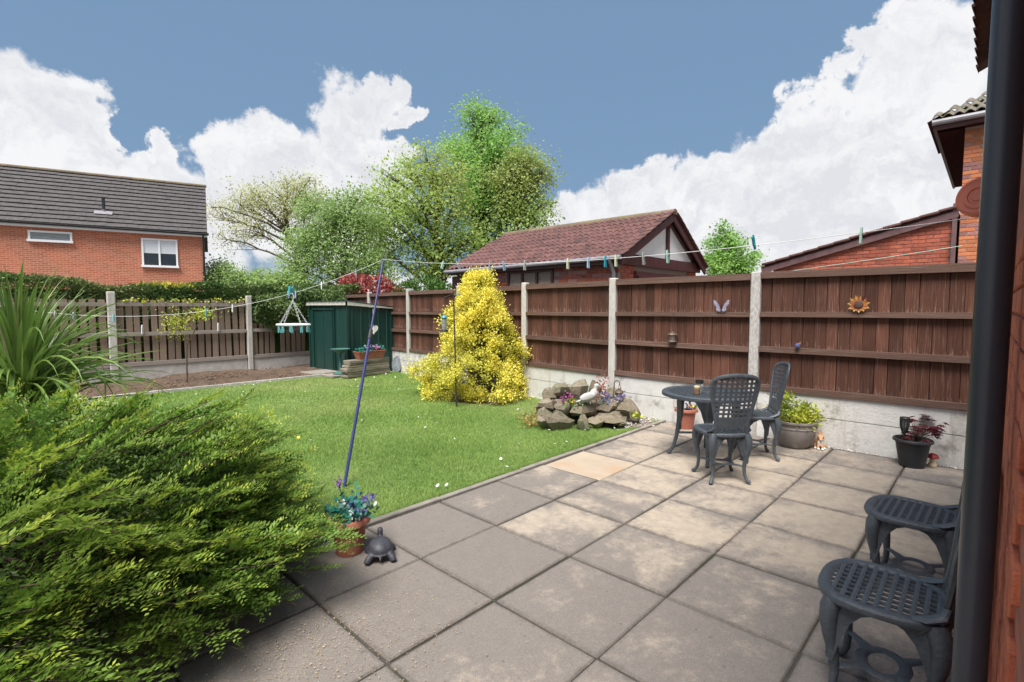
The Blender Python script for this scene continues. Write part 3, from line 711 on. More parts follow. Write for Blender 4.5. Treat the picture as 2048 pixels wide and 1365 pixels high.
for c_ in range(41):
    new_obj('soldier_brick', br2, lh, (.062, .05 + c_ * .075, 2.135))
for r_ in range(2):
    for c_ in range(14): new_obj('brick', br1, lh, (.062, .11 + c_ * .225, 1.985 - r_ * .075))
B().box((.0, 1.55, 2.0), (.03, 2.3, .045)).build('lintel', M['brown_paint'], lh)
sl_ = math.atan(.264); vb = B(); c_ = math.cos(sl_)
vb.prism([(-.06, -.02, 3.145), (-.06, 3.42, 2.237), (-.06, 3.42, 2.36), (-.06, -.02, 3.268)], (.05, 0, 0)); vb.build('bargeboard', M['bargeboard'], lh)
vt = B().bbox((0, 0, 0), (.34, .31, .05), .012).mesh('verge_tile', M['tile_red'])
for k in range(12):
    y = .12 + k * .285; o = new_obj('verge_tile', vt, lh, (.06, y, 3.34 - y * .264 + random.uniform(-.004, .004)), (-sl_ + R(3), 0, 0))
rfb = B(); rfb.prism([(0, 0, 3.27), (0, 3.45, 2.36), (0, 3.45, 2.40), (0, 0, 3.31)], (3, 0, 0)); rfb.build('roof', M['tile_red'], lh)
B().box((-.03, .03, 2.45), (.05, .07, 1.9)).build('corner_trim', M['bargeboard'], lh)

# ================================================================== garage with white gable behind the fence
GX0, GX1, GY0, GY1, GEZ, GRZ = 7.87, 11.15, 4.85, 9.25, 2.26, 3.30
GXM = (GX0 + GX1) / 2 + .18
ga = thing('garage', 'red brick garage with ridged red tile roof and white timbered gable behind the fence', 'garage', (GX0, GY0, 0))
gw, gd = GX1 - GX0, GY1 - GY0
B().box((gw / 2 + .01, gd / 2 + .01, GEZ / 2), (gw - .02, gd - .02, GEZ)).build('wall', M['brick_mortar'], ga)
gb1 = B().bbox((0, 0, 0), (.10, .215, .065), .004).mesh('brick', M['brick_red']); gb2 = B().bbox((0, 0, 0), (.10, .215, .065), .004).mesh('brick', M['brick_mauve'])
gf1 = B().bbox((0, 0, 0), (.215, .10, .065), .004).mesh('brick', M['brick_red'])
for r_ in range(8):
    z = 1.66 + r_ * .075
    for c_ in range(21):
        y = .11 + c_ * .225 + (.1125 if r_ % 2 else 0)
        if y > gd - .1 or 1.45 < y < 2.75 or 3.35 < y < 4.55: continue
        new_obj('brick', gb1 if random.random() < .6 else gb2, ga, (.058 + random.uniform(-.002, .002), y, z))
    for c_ in range(14):
        x = .11 + c_ * .225 + (.1125 if r_ % 2 else 0)
        if x > gw - .1 or .62 < x < 2.75: continue
        new_obj('brick', gf1, ga, (x, .058, z))
def pane_window(par, name, x, y0, y1, z0, z1, n, frame, glass, fw=.05):
    o = B(); 
    for q in np.linspace(y0, y1, n + 1): o.box((x, q, (z0 + z1) / 2), (.06, fw, z1 - z0))
    o.box((x + .002, (y0 + y1) / 2, z1), (.062, y1 - y0 + fw, fw)); o.box((x + .002, (y0 + y1) / 2, z0), (.062, y1 - y0 + fw, fw))
    w = o.build(name, frame, par)
    for k in range(n):
        a, b = y0 + (y1 - y0) * k / n, y0 + (y1 - y0) * (k + 1) / n
        B().box((x + .02, (a + b) / 2, (z0 + z1) / 2), (.008, b - a - fw * .9, z1 - z0 - fw * .9)).build('pane', glass, w)
    return w
pane_window(ga, 'window', .01, 1.50, 2.70, 1.2, 2.19, 3, M['brown_paint'], M['glass_dark'])
dr = B(); dr.box((.0, 3.95, 1.09), (.06, 1.15, 2.18)); dr.build('side_door', M['brown_paint'], ga)
gdo = B(); gdo.box((1.68, .0, 1.0), (2.1, .05, 2.0)); gdo.build('garage_door', M['white_paint'], ga)
gfr = B(); gfr.box((1.68, -.01, 2.06), (2.25, .08, .12)); gfr.box((.60, -.01, 1.03), (.08, .08, 2.0)); gfr.box((2.76, -.01, 1.03), (.08, .08, 2.0)); gfr.build('door_frame', M['brown_paint'], ga)
OV = .14
rx0, rx1, rxm = -OV, gw + OV, GXM - GX0
slope = math.atan2(GRZ - (GEZ + .02), rxm - rx0); SL = math.hypot(GRZ - GEZ - .02, rxm - rx0)
slope2 = math.atan2(GRZ - (GEZ + .02), rx1 - rxm)
B().box((rx0 + .03, gd / 2, GEZ + .01), (.04, gd + .26, .12)).build('fascia', M['brown_paint'], ga)
B().box((rx0 / 2, gd / 2, GEZ - .04), (OV, gd + .2, .02)).build('soffit', M['brown_paint'], ga)
gu = B(); gu.tube([(rx0 - .05, -.16, GEZ + .06), (rx0 - .05, gd + .2, GEZ + .02)], .042, 10); autosmooth(gu.build('gutter', M['gutter_grey'], ga))
gp = B(); gp.tube([(rx0 - .05, .06, GEZ + .02), (rx0 + .0, .06, GEZ - .06), (-.05, .06, GEZ - .2), (-.05, .06, 1.0)], .034, 8); autosmooth(gp.build('drainpipe', M['gutter_grey'], ga))
rbs = B(); rbs.prism([(rx0, -.13, GEZ + .07), (rxm, -.13, GRZ + .02), (rx1, -.13, GEZ + .07), (rx1, -.13, GEZ + .03), (rxm, -.13, GRZ - .02), (rx0, -.13, GEZ + .03)], (0, gd + .26, 0)); rbs.build('roof', M['brown_paint'], ga)
gt = pantile_mesh('roof_tile', M['tile_red'], w=.30, L=.28, amp=.045)
NR = 10; gg = SL / NR
for r_ in range(NR):
    for c_ in range(16):
        o = new_obj('roof_tile', gt, ga); s0 = -.05 + r_ * gg
        loc = Vector((rx0 + s0 * math.cos(slope), -.15 + (c_ + 1) * .2935, GEZ + .095 + s0 * math.sin(slope) + random.uniform(-.003, .003)))
        o.matrix_basis = Matrix.Translation(loc) @ Matrix.Rotation(-math.pi / 2, 4, 'Z') @ Matrix.Rotation(slope - R(3.5), 4, 'X') @ Matrix.Rotation(random.uniform(-.008, .008), 4, 'Z')
rfar = B(); rfar.box((0, 0, 0), (math.hypot(rx1 - rxm, GRZ - GEZ) + .05, gd + .30, .03)); rfar.build('far_slope', M['tile_red'], ga, loc=((rx1 + rxm) / 2 + .02, gd / 2, (GEZ + GRZ) / 2 + .075), rot=(0, slope2, 0))
rg = B(); n = 9
pr = [(math.cos(a) * .11, math.sin(a) * .10) for a in np.linspace(-.2, math.pi + .2, n)]
V = [(x, y, z) for y in (0, .44) for x, z in pr]; rg.add(V, [(i, i + 1, n + i + 1, n + i) for i in range(n - 1)] + [tuple(range(n))])
rgm = rg.mesh('ridge_tile', M['ridge_moss'])
for k in range(11): new_obj('ridge_tile', rgm, ga, (rxm, -.17 + k * .425, GRZ + .02 + random.uniform(-.006, .006)), (random.uniform(-.012, .012), 0, random.uniform(-.02, .02)))
# gable
gb = B(); gb.prism([(.02, .0, GEZ), (gw - .02, .0, GEZ), (rxm, .0, GRZ - .06)], (0, .04, 0)); gb.build('gable_panel', M['white_paint'], ga)
tb = B(); tb.box((gw / 2, -.03, GEZ + .06), (gw + .1, .06, .20)); tb.build('tie_beam', M['brown_paint'], ga)
B().box((rxm, -.022, (GEZ + GRZ) / 2 + .05), (.10, .045, GRZ - GEZ - .20)).build('king_post', M['brown_paint'], ga)
for (xa, sgn, sl2) in ((rx0, 1, slope), (rx1, -1, slope2)):
    b = B(); dz = .15
    b.prism([(xa, -.15, GEZ + .07), (rxm, -.15, GRZ + .03), (rxm, -.15, GRZ + .03 - dz), (xa + sgn * .02, -.15, GEZ - .08)][::sgn], (0, .035, 0)); b.build('bargeboard', M['brown_paint'], ga)
    b = B(); b.prism([(xa + sgn * .12, -.06, GEZ + .10), (rxm, -.06, GRZ - .05), (rxm, -.06, GRZ - .14), (xa + sgn * .26, -.06, GEZ + .10)][::sgn], (0, .055, 0)); b.build('gable_rafter', M['brown_paint'], ga)
vm = B().bbox((0, 0, 0), (.26, .14, .03), .008).mesh('verge_tile', M['tile_red'])
for k in range(10):
    s0 = .08 + k * gg; new_obj('verge_tile', vm, ga, (rx0 + s0 * math.cos(slope), -.13, GEZ + .120 + s0 * math.sin(slope)), (0, -slope + R(4), 0))
    s0 = .08 + k * (math.hypot(rx1 - rxm, GRZ - GEZ) - .12) / 10; new_obj('verge_tile', vm, ga, (rx1 - s0 * math.cos(slope2), -.13, GEZ + .110 + s0 * math.sin(slope2)), (0, slope2 - R(4), 0))

# ================================================================== house beyond the hedge
hh = thing('brick_house', 'orange red brick house with long grey tiled roof beyond the hedge at left', 'house', (7.2, 26.1, 0), R(-16))
HE = 4.66; HL = 7.9
B().box((-HL / 2, 3.2, HE / 2), (HL, 6.4, HE)).build('wall', M['brickwork_far'], hh)
def hwin(x0, x1, z0, z1, split, glass):
    f = B(); w = .07; y = -.03
    f.box(((x0 + x1) / 2, y, z1 - w / 2), (x1 - x0, .08, w)); f.box(((x0 + x1) / 2, y - .02, z0 + w / 2 - .03), (x1 - x0 + .06, .14, w + .02))
    for q in [x0 + w / 2, x1 - w / 2] + ([split] if split else []): f.box((q, y, (z0 + z1) / 2 + .02), (w, .078, z1 - z0 - 2 * w + .06))
    o = f.build('window', M['upvc'], hh)
    xs_ = [x0 + w] + ([split - w / 2, split + w / 2] if split else []) + [x1 - w]
    for k in range(0, len(xs_), 2):
        a, b = xs_[k], xs_[k + 1]
        if split:
            mz = z0 + (z1 - z0) * .47
            B().box(((a + b) / 2, -.012, (mz + z1) / 2 - .02), (b - a, .01, z1 - mz - .05)).build('blind', M['blind'], o)
            B().box(((a + b) / 2, -.013, (z0 + mz) / 2 + .02), (b - a, .01, mz - z0 - .04)).build('pane', M['glass_dark'], o)
        else: B().box(((a + b) / 2, -.012, (z0 + z1) / 2), (b - a, .01, z1 - z0 - .12)).build('pane', glass, o)
hwin(-5.84, -4.50, 4.08, 4.48, None, M['frosted']); hwin(-2.23, -.93, 3.22, 4.42, -1.60, None)
B().box((-HL / 2 + .1, -.20, HE + .02), (HL + .25, .03, .16)).build('fascia', M['upvc'], hh)
B().box((-HL / 2 + .1, -.10, HE - .045), (HL + .2, .2, .02)).build('soffit', M['upvc'], hh)
gu = B(); gu.tube([(-HL, -.27, HE + .10), (.28, -.27, HE + .06)], .06, 8); autosmooth(gu.build('gutter', M['gutter_black'], hh))
gp = B(); gp.tube([(.06, -.25, HE + .04), (.06, -.16, HE - .12), (.06, -.06, HE - .3), (.06, -.06, 0)], .04, 8); autosmooth(gp.build('drainpipe', M['gutter_black'], hh))
RD = 3.85; RZ = 7.62; e0y, e0z = -.30, HE + .10
sl3 = math.atan2(RZ - e0z, RD - e0y); SL3 = math.hypot(RZ - e0z, RD - e0y)
rb = B(); rb.prism([(-HL - .1, e0y, e0z - .02), (-HL - .1, RD, RZ - .02), (-HL - .1, 2 * RD - e0y, e0z - .02), (-HL - .1, 2 * RD - e0y, e0z - .08), (-HL - .1, RD, RZ - .10), (-HL - .1, e0y, e0z - .08)], (HL + .31, 0, 0)); rb.build('roof', M['tile_grey'], hh)
gb = B(); gb.prism([(-.002, 0, HE), (-.002, 7.6, HE), (-.002, RD, RZ - .12)], (.01, 0, 0)); gb.build('gable', M['brickwork_far'], hh)
NR = 13; gg = SL3 / NR; ftm = B().bbox((0, gg * .62, 0), (.358, gg * 1.24, .024), .003).mesh('roof_tile', M['tile_grey'])
for r_ in range(NR):
    for c_ in range(23):
        x = .22 - (c_ + .5) * .360 - (.18 if r_ % 2 else 0); s0 = -.05 + r_ * gg
        o = new_obj('roof_tile', ftm, hh, (x, e0y + s0 * math.cos(sl3), e0z + .055 + s0 * math.sin(sl3) + random.uniform(-.004, .004)), (sl3 - R(7.5), random.uniform(-.006, .006), 0))
        if r_ % 2 and c_ == 0: o.scale = (.99, 1, 1)
for r_ in range(1, NR, 2):
    s0 = -.05 + r_ * gg; o = new_obj('verge_tile', ftm, hh, (.13, e0y + s0 * math.cos(sl3), e0z + .055 + s0 * math.sin(sl3)), (sl3 - R(7.5), 0, 0)); o.scale = (.48, 1, 1)
rgm2 = B(); V = [(y, x, z) for y in (0, .45) for x, z in pr]; rgm2.add(V, [(i, i + 1, n + i + 1, n + i) for i in range(n - 1)] + [tuple(range(n))]); rgm2 = rgm2.mesh('ridge_tile', M['ridge_moss'])
for k in range(18): new_obj('ridge_tile', rgm2, hh, (-.19 - k * .44, RD, RZ + .02))
vp = new_obj('vent_pipe', None, hh, (-3.55, .75, e0z + (.75 - e0y) * math.tan(sl3)))
b = B(); b.tube([(0, 0, -.1), (0, 0, .62)], .06, 10); b.tube([(0, 0, .60), (0, 0, .66)], .075, 10); b.build('pipe', M['gutter_black'], vp)
b = B(); b.box((0, -.13, -.02), (.62, .28, .03), rotx(sl3)); b.tube([(0, 0, -.1), (0, 0, .12)], .085, 10); b.build('flashing', M['gutter_grey'], vp)

# ================================================================== street lamp far behind the hedge
q = at(598, 560, 32.)
lp = thing('street_lamp', 'thin grey street lamp rising in front of the dense green trees', 'street lamp', (q[0], q[1], 0))
b = B(); top = at(598, 452, 32.)[2]
b.tube([(0, 0, 0), (0, 0, 1.2)], .10, 8); b.tube([(0, 0, 1.2), (0, 0, top)], .06, 8); b.build('column', M['gutter_grey'], lp)
b = B(); b.tube([(0, 0, top - .02), (.30, -.22, top + .04)], .05, 6); b.bbox((.40, -.30, top + .04), (.55, .20, .10), .03, rotz(R(-36))); b.build('lamp_head', M['gutter_grey'], lp)

# ================================================================== vegetation
def unit(v): return v / (np.linalg.norm(v, axis=-1, keepdims=True) + 1e-9)
def leaf_mesh(name, P, D, N, L, Wd, mat, fold=.18, wide=.45):
    """one folded four-cornered leaf for each point: P base, D axis, N normal"""
    P = np.asarray(P, float); D = unit(np.asarray(D, float)); S = unit(np.cross(D, N)); N = np.cross(S, D)
    L = np.broadcast_to(L, (len(P),))[:, None]; Wd = np.broadcast_to(Wd, (len(P),))[:, None]
    mid = P + D * L * wide + N * Wd * fold
    V = np.stack([P, mid + S * Wd / 2, P + D * L, mid - S * Wd / 2], 1).reshape(-1, 3)
    return np_mesh(name, V, np.arange(len(V)).reshape(-1, 4), mat)
def randdir(n, up=0.): 
    d = rng.normal(0, 1, (n, 3)); d[:, 2] += up; return unit(d)
def limb(b, p0, p1, r0, r1, wig=.06, n=7, sag=0., sides=6):
    p0 = np.array(p0, float); p1 = np.array(p1, float); L = np.linalg.norm(p1 - p0); t = np.linspace(0, 1, n)
    P = p0 + (p1 - p0) * t[:, None]; o = np.cumsum(rng.normal(0, wig * L / n, (n, 3)), 0); o -= o[0]; o -= o[-1] * t[:, None]
    P += o; P[:, 2] += sag * L * 4 * t * (1 - t)
    b.tube(P, r0 + (r1 - r0) * t, sides, cap=False); return P
def tree(name, label, base, blobs, leafmat, trunk_r, nclu, nleaf, lsize, clu_r=.5, trunk_top=None, ivy=None, extra=None, group=None, cat='tree', bare=0., limbs_from=.35, sub=9):
    base = np.array(base, float); base[2] = 0
    t = thing(name, label, cat, base, group=group); wood = B()
    C = np.array([c for c, r in blobs]); top = np.array(trunk_top) if trunk_top is not None else np.array([C[:, 0].mean(), C[:, 1].mean(), C[:, 2].max()])
    trunk = limb(wood, (0, 0, -.2), top - base, trunk_r, trunk_r * .15, .05, 12, sides=9)
    P = []; O = []
    for (c, r) in blobs:
        c = np.array(c); k = min(len(trunk) - 2, max(2, int(len(trunk) * np.clip((c[2] - r) / max(top[2], .1) * .8, limbs_from, .9))))
        lb = limb(wood, trunk[k], c - base, trunk_r * .42, trunk_r * .12, .10, 8, .05)
        m = max(5, int(1.35 * nclu * (r / max(q for _, q in blobs)) ** 2))
        d = randdir(m, .15); f3 = rng.uniform(0, 6.28, 3); lob = 1 + .26 * np.sin(d[:, :1] * 4.5 + f3[0]) * np.sin(d[:, 1:2] * 4 + f3[1]) + .22 * np.sin(d[:, 2:] * 6 + f3[2]); lob = np.where(rng.random((m, 1)) < .10, lob * 1.28, lob)
        q = c + d * (r * lob * rng.uniform(.35, 1.05, (m, 1)) ** .75) * np.array([1, 1, .95])
        for j in range(min(m, sub)):
            s0 = lb[rng.integers(4, 8)]; limb(wood, s0, q[j] - base, trunk_r * .12, .012, .10, 5)
        nleaf_ = nleaf * 1.45; n = rng.poisson(nleaf_, m); idx = np.repeat(np.arange(m), n)
        pts = q[idx] + rng.normal(0, 1, (len(idx), 3)) * clu_r * .92 * np.array([1, 1, .75])
        P.append(pts); O.append(unit(pts - c))
    P = np.concatenate(P) - base; O = np.concatenate(O); n = len(P)
    wood.build('trunk', M['bark'], t)
    D = unit(randdir(n) + O * .6 + np.array([0, 0, -.2])); N = unit(randdir(n) * .8 + np.array([0, 0, 1.]) + O * .4)
    s_ = lsize * .74 * rng.uniform(.6, 1.35, n)
    new_obj('crown', leaf_mesh('crown', P, D, N, s_, s_ * .72, leafmat), t)
    if ivy:
        iv = []
        for (a, b_, rr_, k) in ivy:
            tt = rng.random((k, 1)); q = np.array(a) + (np.array(b_) - np.array(a)) * tt; iv.append(q + rng.normal(0, rr_, (k, 3)))
        iv = np.concatenate(iv) - base; new_obj('ivy', leaf_mesh('ivy', iv, randdir(len(iv), -.3), randdir(len(iv), .6), lsize * .8, lsize * .7, M['leaf_ivy']), t)
    if extra is not None:
        ps, mat_, sz, nm = extra; ps = ps - base; new_obj(nm, leaf_mesh(nm, ps, randdir(len(ps)), randdir(len(ps), .6), sz, sz * .9, mat_), t)
    return t
def bl(depth, *lst):
    return [(at(x, y, depth + (dd[0] if dd else 0)), r / FPX * depth) for (x, y, r, *dd) in lst]
# tall ivy clad tree
D0 = 31.
tree('tall_tree', 'tall fresh green tree with ivy clad trunk, topmost against the blue sky', ground(955, 630) * 0 + at(958, 560, D0),
     bl(D0, (960, 250, 34), (955, 300, 48, 1), (1000, 300, 42, -1), (930, 330, 36), (985, 350, 55, 1.5), (945, 385, 50, -1), (1010, 395, 42), (960, 430, 48), (1045, 330, 24), (940, 225, 16), (985, 235, 18), (1020, 262, 16), (905, 300, 16)), M['leaf_bright'], .32, 55, 34, .22, .40,
     trunk_top=at(962, 235, D0), ivy=[(at(958, 560, D0), at(968, 350, D0), .30, 2600), (at(968, 430, D0), at(975, 330, D0), .3, 700)])
tree('olive_tree', 'olive green tree leaning right of the tallest tree above the garage roof', at(1000, 560, 29),
     bl(29., (1050, 330, 36), (1075, 375, 34, .6), (1045, 400, 46), (1075, 435, 32), (1030, 445, 44), (1062, 340, 24), (1010, 365, 40), (1020, 490, 30), (1085, 345, 16), (1095, 405, 12)), M['leaf_olive'], .26, 40, 26, .21, .36,
     trunk_top=at(1048, 370, 29), ivy=[(at(985, 520, 29), at(1035, 340, 29), .22, 1100)])
tree('spreading_oak', 'broad yellow green oak left of the tallest tree', at(880, 570, 27),
     bl(27., (855, 325, 36), (815, 350, 36), (890, 350, 44), (780, 395, 40, 1), (840, 400, 55, -1), (900, 420, 52), (765, 440, 48), (820, 460, 56), (880, 480, 50), (730, 455, 36, 1), (760, 500, 46), (920, 490, 36), (830, 520, 44), (770, 350, 16), (735, 400, 18), (860, 545, 30), (900, 540, 26), (950, 470, 30)), M['leaf_oak'], .34, 40, 25, .20, .40,
     trunk_top=at(870, 345, 27), limbs_from=.25)
D1 = 33.
tree('half_bare_tree', 'pale half bare tree with curved limbs beside the grey roofed house', at(650, 560, D1),
     bl(D1, (480, 410, 32), (520, 395, 32), (565, 395, 36), (600, 385, 32), (545, 430, 44), (450, 440, 24), (500, 460, 34), (610, 430, 44), (640, 405, 30), (455, 480, 20), (430, 415, 14), (620, 355, 12), (575, 370, 16)), M['leaf_pale'], .22, 34, 26, .16, .42,
     trunk_top=at(560, 430, D1), limbs_from=.2, sub=16)
hb = np.concatenate([np.array(c) + rng.normal(0, r * .6, (60, 3)) for c, r in bl(24., (690, 475, 34), (705, 505, 30), (672, 520, 28))])
tree('hawthorn', 'dense green hawthorn with white blossom sprays behind the lamp post', at(690, 570, 25),
     bl(25., (650, 440, 42), (690, 425, 36), (725, 440, 36), (640, 490, 46), (700, 480, 44), (600, 500, 34), (720, 520, 44), (660, 535, 48), (590, 540, 34), (745, 540, 36), (625, 410, 22), (715, 400, 18)), M['leaf_mid'], .2, 56, 34, .15, .30, extra=(hb, M['leaf_blossom'], .085, 'blossom'), sub=5)
tree('low_bush', 'low rounded green bushes seen past the corner of the grey roofed house', at(470, 600, 24),
     bl(24., (430, 560, 26), (470, 565, 28), (510, 568, 28), (550, 575, 30), (440, 535, 14), (590, 570, 26), (415, 575, 20)), M['leaf_mid'], .08, 40, 34, .15, .26, cat='bush', sub=3)
D2 = 19.
tree('young_tree', 'small fresh green tree between the white gable and the lean-to garage', at(1455, 600, D2),
     bl(D2, (1450, 470, 16), (1440, 500, 26), (1470, 505, 26), (1455, 535, 34), (1495, 530, 18), (1425, 535, 20), (1480, 550, 26), (1445, 455, 7), (1510, 515, 7)), M['leaf_bright'], .09, 40, 26, .13, .17, sub=4)

def bush(name, label, base, ell, n, lsize, leafmat, cat='bush', core=True, up=.3, group=None, shell=.75, aspect=.7):
    """bush from ellipsoids (centre, radii) filled with leaves near their shells"""
    base = np.array(base, float); t = thing(name, label, cat, base, group=group); Ps = []; Os = []
    tot = sum(np.prod(np.array(r)) ** .667 for c, r in ell); stem = B()
    for c, r in ell:
        c = np.array(c, float); r = np.array(r, float); k = int(n * np.prod(r) ** .667 / tot)
        d = randdir(k); rad = rng.uniform(shell, 1.04, (k, 1)) + .10 * np.sin(d[:, :1] * 9 + d[:, 1:2] * 7 + c[0] * 5)
        Ps.append(c + d * r * rad); Os.append(unit(d / r))
        limb(stem, (0, 0, -.05), c - base + (0, 0, r[2] * .3), .025 + .02 * r[2], .008, .1, 6)
        for _ in range(5):
            q = randdir(1)[0]; limb(stem, (c - base) * .6, c - base + q * r * .9, .012, .004, .1, 5)
    P = np.concatenate(Ps); O = np.concatenate(Os); n = len(P); keep = P[:, 2] > .02; P = P[keep]; O = O[keep]; n = len(P)
    stem.build('stem', M['twig'], t)
    s_ = lsize * rng.uniform(.6, 1.3, n)
    new_obj('foliage', leaf_mesh('foliage', P - base, unit(randdir(n) + O * .9 + np.array([0, 0, up])), unit(O + randdir(n) * .7), s_, s_ * aspect, leafmat), t)
    return t
# red leaved bush and green bushes just behind the far fence corner
c1 = at(745, 580, 14.6)
bush('photinia', 'red leaved bush behind the fence corner above the green shed', (c1[0], c1[1], 0),
     [(at(745, 580, 14.6), (.60, .60, .36)), (at(712, 570, 14.8), (.42, .42, .28)), (at(780, 590, 14.5), (.42, .42, .25)), (at(745, 600, 14.6) - np.array([0, 0, .6]), (.7, .7, .7))], 5200, .12, M['leaf_red'], aspect=.38)
c1 = at(850, 575, 14.)
bush('laurel', 'pale green leafy bush behind the fence left of the garage', (c1[0], c1[1], 0),
     [(at(850, 578, 14.), (.55, .55, .30)), (at(815, 585, 14.2), (.35, .4, .26)), (at(885, 585, 14.), (.4, .4, .22)), (at(850, 600, 14.) - np.array([0, 0, .6]), (.7, .7, .7))], 4500, .11, M['leaf_green'], aspect=.35)

# --- clipped conifer hedge behind the back fence
def hedge():
    t = thing('conifer_hedge', 'long clipped dark green conifer hedge behind the far fence', 'hedge', (2, 13.4, 0))
    n = 64000; x = rng.uniform(-4.2, 7.4, n); top = 1.91 + .05 * np.sin(x * 2.1) + .04 * np.sin(x * 5.3 + 1) + .10 * np.exp(-((x - .6) / .5) ** 2) + .06 * (x > 4.2)
    face = rng.random(n); y = np.where(face < .5, 12.78 + np.abs(rng.normal(0, .07, n)), rng.uniform(12.75, 14.1, n)); z = np.where(face < .5, rng.uniform(.3, 1., n) ** .6 * top, top - np.abs(rng.normal(0, .05, n)))
    z = z + rng.normal(0, .02, n)
    y -= .10 * np.sin(x * 3.3 + z * 4) * .5
    P = np.stack([x, y, z], 1); D = unit(np.stack([rng.normal(0, .7, n), -np.abs(rng.normal(.5, .4, n)), rng.normal(.5, .5, n)], 1)); N = randdir(n, .5)
    # part that spills over the fence beside the shed
    m = 15000; x = 4.45 + rng.random(m) * 2.2; zt = 1.72 + .2 * np.clip((x - 4.4) / 1.5, 0, 1); zl = 1.0 + .15 * np.sin(x * 6); z = zl + (zt - zl) * rng.random(m) ** .8
    y = 12.50 - .33 * np.sin((z - zl) / (zt - zl) * 2.6) * (.75 + .35 * np.sin(x * 4 + z * 5)) + rng.normal(0, .04, m)
    P2 = np.stack([x, y, z], 1); D2 = unit(np.stack([rng.normal(0, .6, m), -np.abs(rng.normal(.5, .4, m)), rng.normal(-.35, .5, m)], 1)); N2 = randdir(m, .6)
    PP = np.concatenate([P, P2]); DD = np.concatenate([D, D2]); NN = np.concatenate([N, N2]); s_ = rng.uniform(.04, .09, len(PP))
    new_obj('foliage', leaf_mesh('foliage', PP - np.array([2, 13.4, 0]), DD, NN, s_, s_ * .42, M['leaf_hedge']), t)
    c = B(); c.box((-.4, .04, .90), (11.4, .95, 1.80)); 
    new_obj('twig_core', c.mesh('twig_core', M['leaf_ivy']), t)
    k = 200; x = rng.uniform(2.4, 3.4, k); P = np.stack([x, rng.uniform(12.75, 13.2, k), 1.86 + rng.uniform(0, .09, k)], 1)
    o = new_obj('golden_tips', leaf_mesh('golden_tips', P - np.array([2, 13.4, 0]), randdir(k, 1.2), randdir(k), .10, .04, M['leaf_hedge_gold']), t); tag(o, 'yellow growing tips along the hedge top', kind='stuff')
    k = 130; x = rng.uniform(2.0, 4.3, k); P = np.stack([x, 12.50 + rng.normal(0, .03, k), 1.60 + rng.normal(0, .025, k)], 1)
    o = new_obj('ivy_trail', leaf_mesh('ivy_trail', P - np.array([2, 13.4, 0]), randdir(k), unit(randdir(k) + np.array([0, -1.5, .5])), .05, .042, M['leaf_lime']), t); tag(o, 'variegated ivy trailing along the top rail', kind='stuff')
hedge()

# --- golden euonymus
def golden():
    t = thing('golden_euonymus', 'bright yellow conical euonymus bush against the brown fence', 'bush', (5.72, 6.15, 0))
    clumps = []; base = np.array([5.72, 6.15, 0.])
    for k in range(620):
        u = rng.random(); z = 1.95 * u ** 1.25; a = rng.uniform(0, 2 * math.pi)
        lump = 1 + .16 * math.sin(3 * a + z * 5) + .12 * math.sin(5 * a - z * 9)
        r = (.86 * (1 - (z / 2.02) ** .95) ** .85 + .08) * lump * (1 if z > .25 else .8 + .8 * z)
        r += (.22 * math.exp(-((z - .45) / .22) ** 2)) * max(0, math.cos(a - R(150)))          # low wing towards the shed
        rr = r * rng.uniform(.55, 1.03) ** .6; clumps.append((rr * math.cos(a), rr * math.sin(a), z + .03, rr / r))
    clumps = np.array(clumps); per = 120; idx = np.repeat(np.arange(len(clumps)), per); n = len(idx)
    off = rng.normal(0, .05, (n, 3)); P = clumps[idx, :3] + off; P[:, 2] = np.maximum(P[:, 2], .0)
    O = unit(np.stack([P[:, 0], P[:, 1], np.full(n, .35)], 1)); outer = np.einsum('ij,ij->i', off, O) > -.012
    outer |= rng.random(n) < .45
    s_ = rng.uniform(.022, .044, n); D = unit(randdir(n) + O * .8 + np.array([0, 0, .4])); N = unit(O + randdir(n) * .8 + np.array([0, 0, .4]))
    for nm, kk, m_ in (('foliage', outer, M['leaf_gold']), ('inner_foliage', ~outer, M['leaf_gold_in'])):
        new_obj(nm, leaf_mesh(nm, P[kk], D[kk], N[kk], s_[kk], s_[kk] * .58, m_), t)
    st = B(); limb(st, (0, 0, -.05), (0, 0, 1.8), .05, .01, .05, 10)
    for c in clumps[::6]: limb(st, (0, 0, max(.05, c[2] * .75)), c[:3], .014, .004, .08, 5, sides=5)
    st.build('stem', M['twig'], t)
golden()

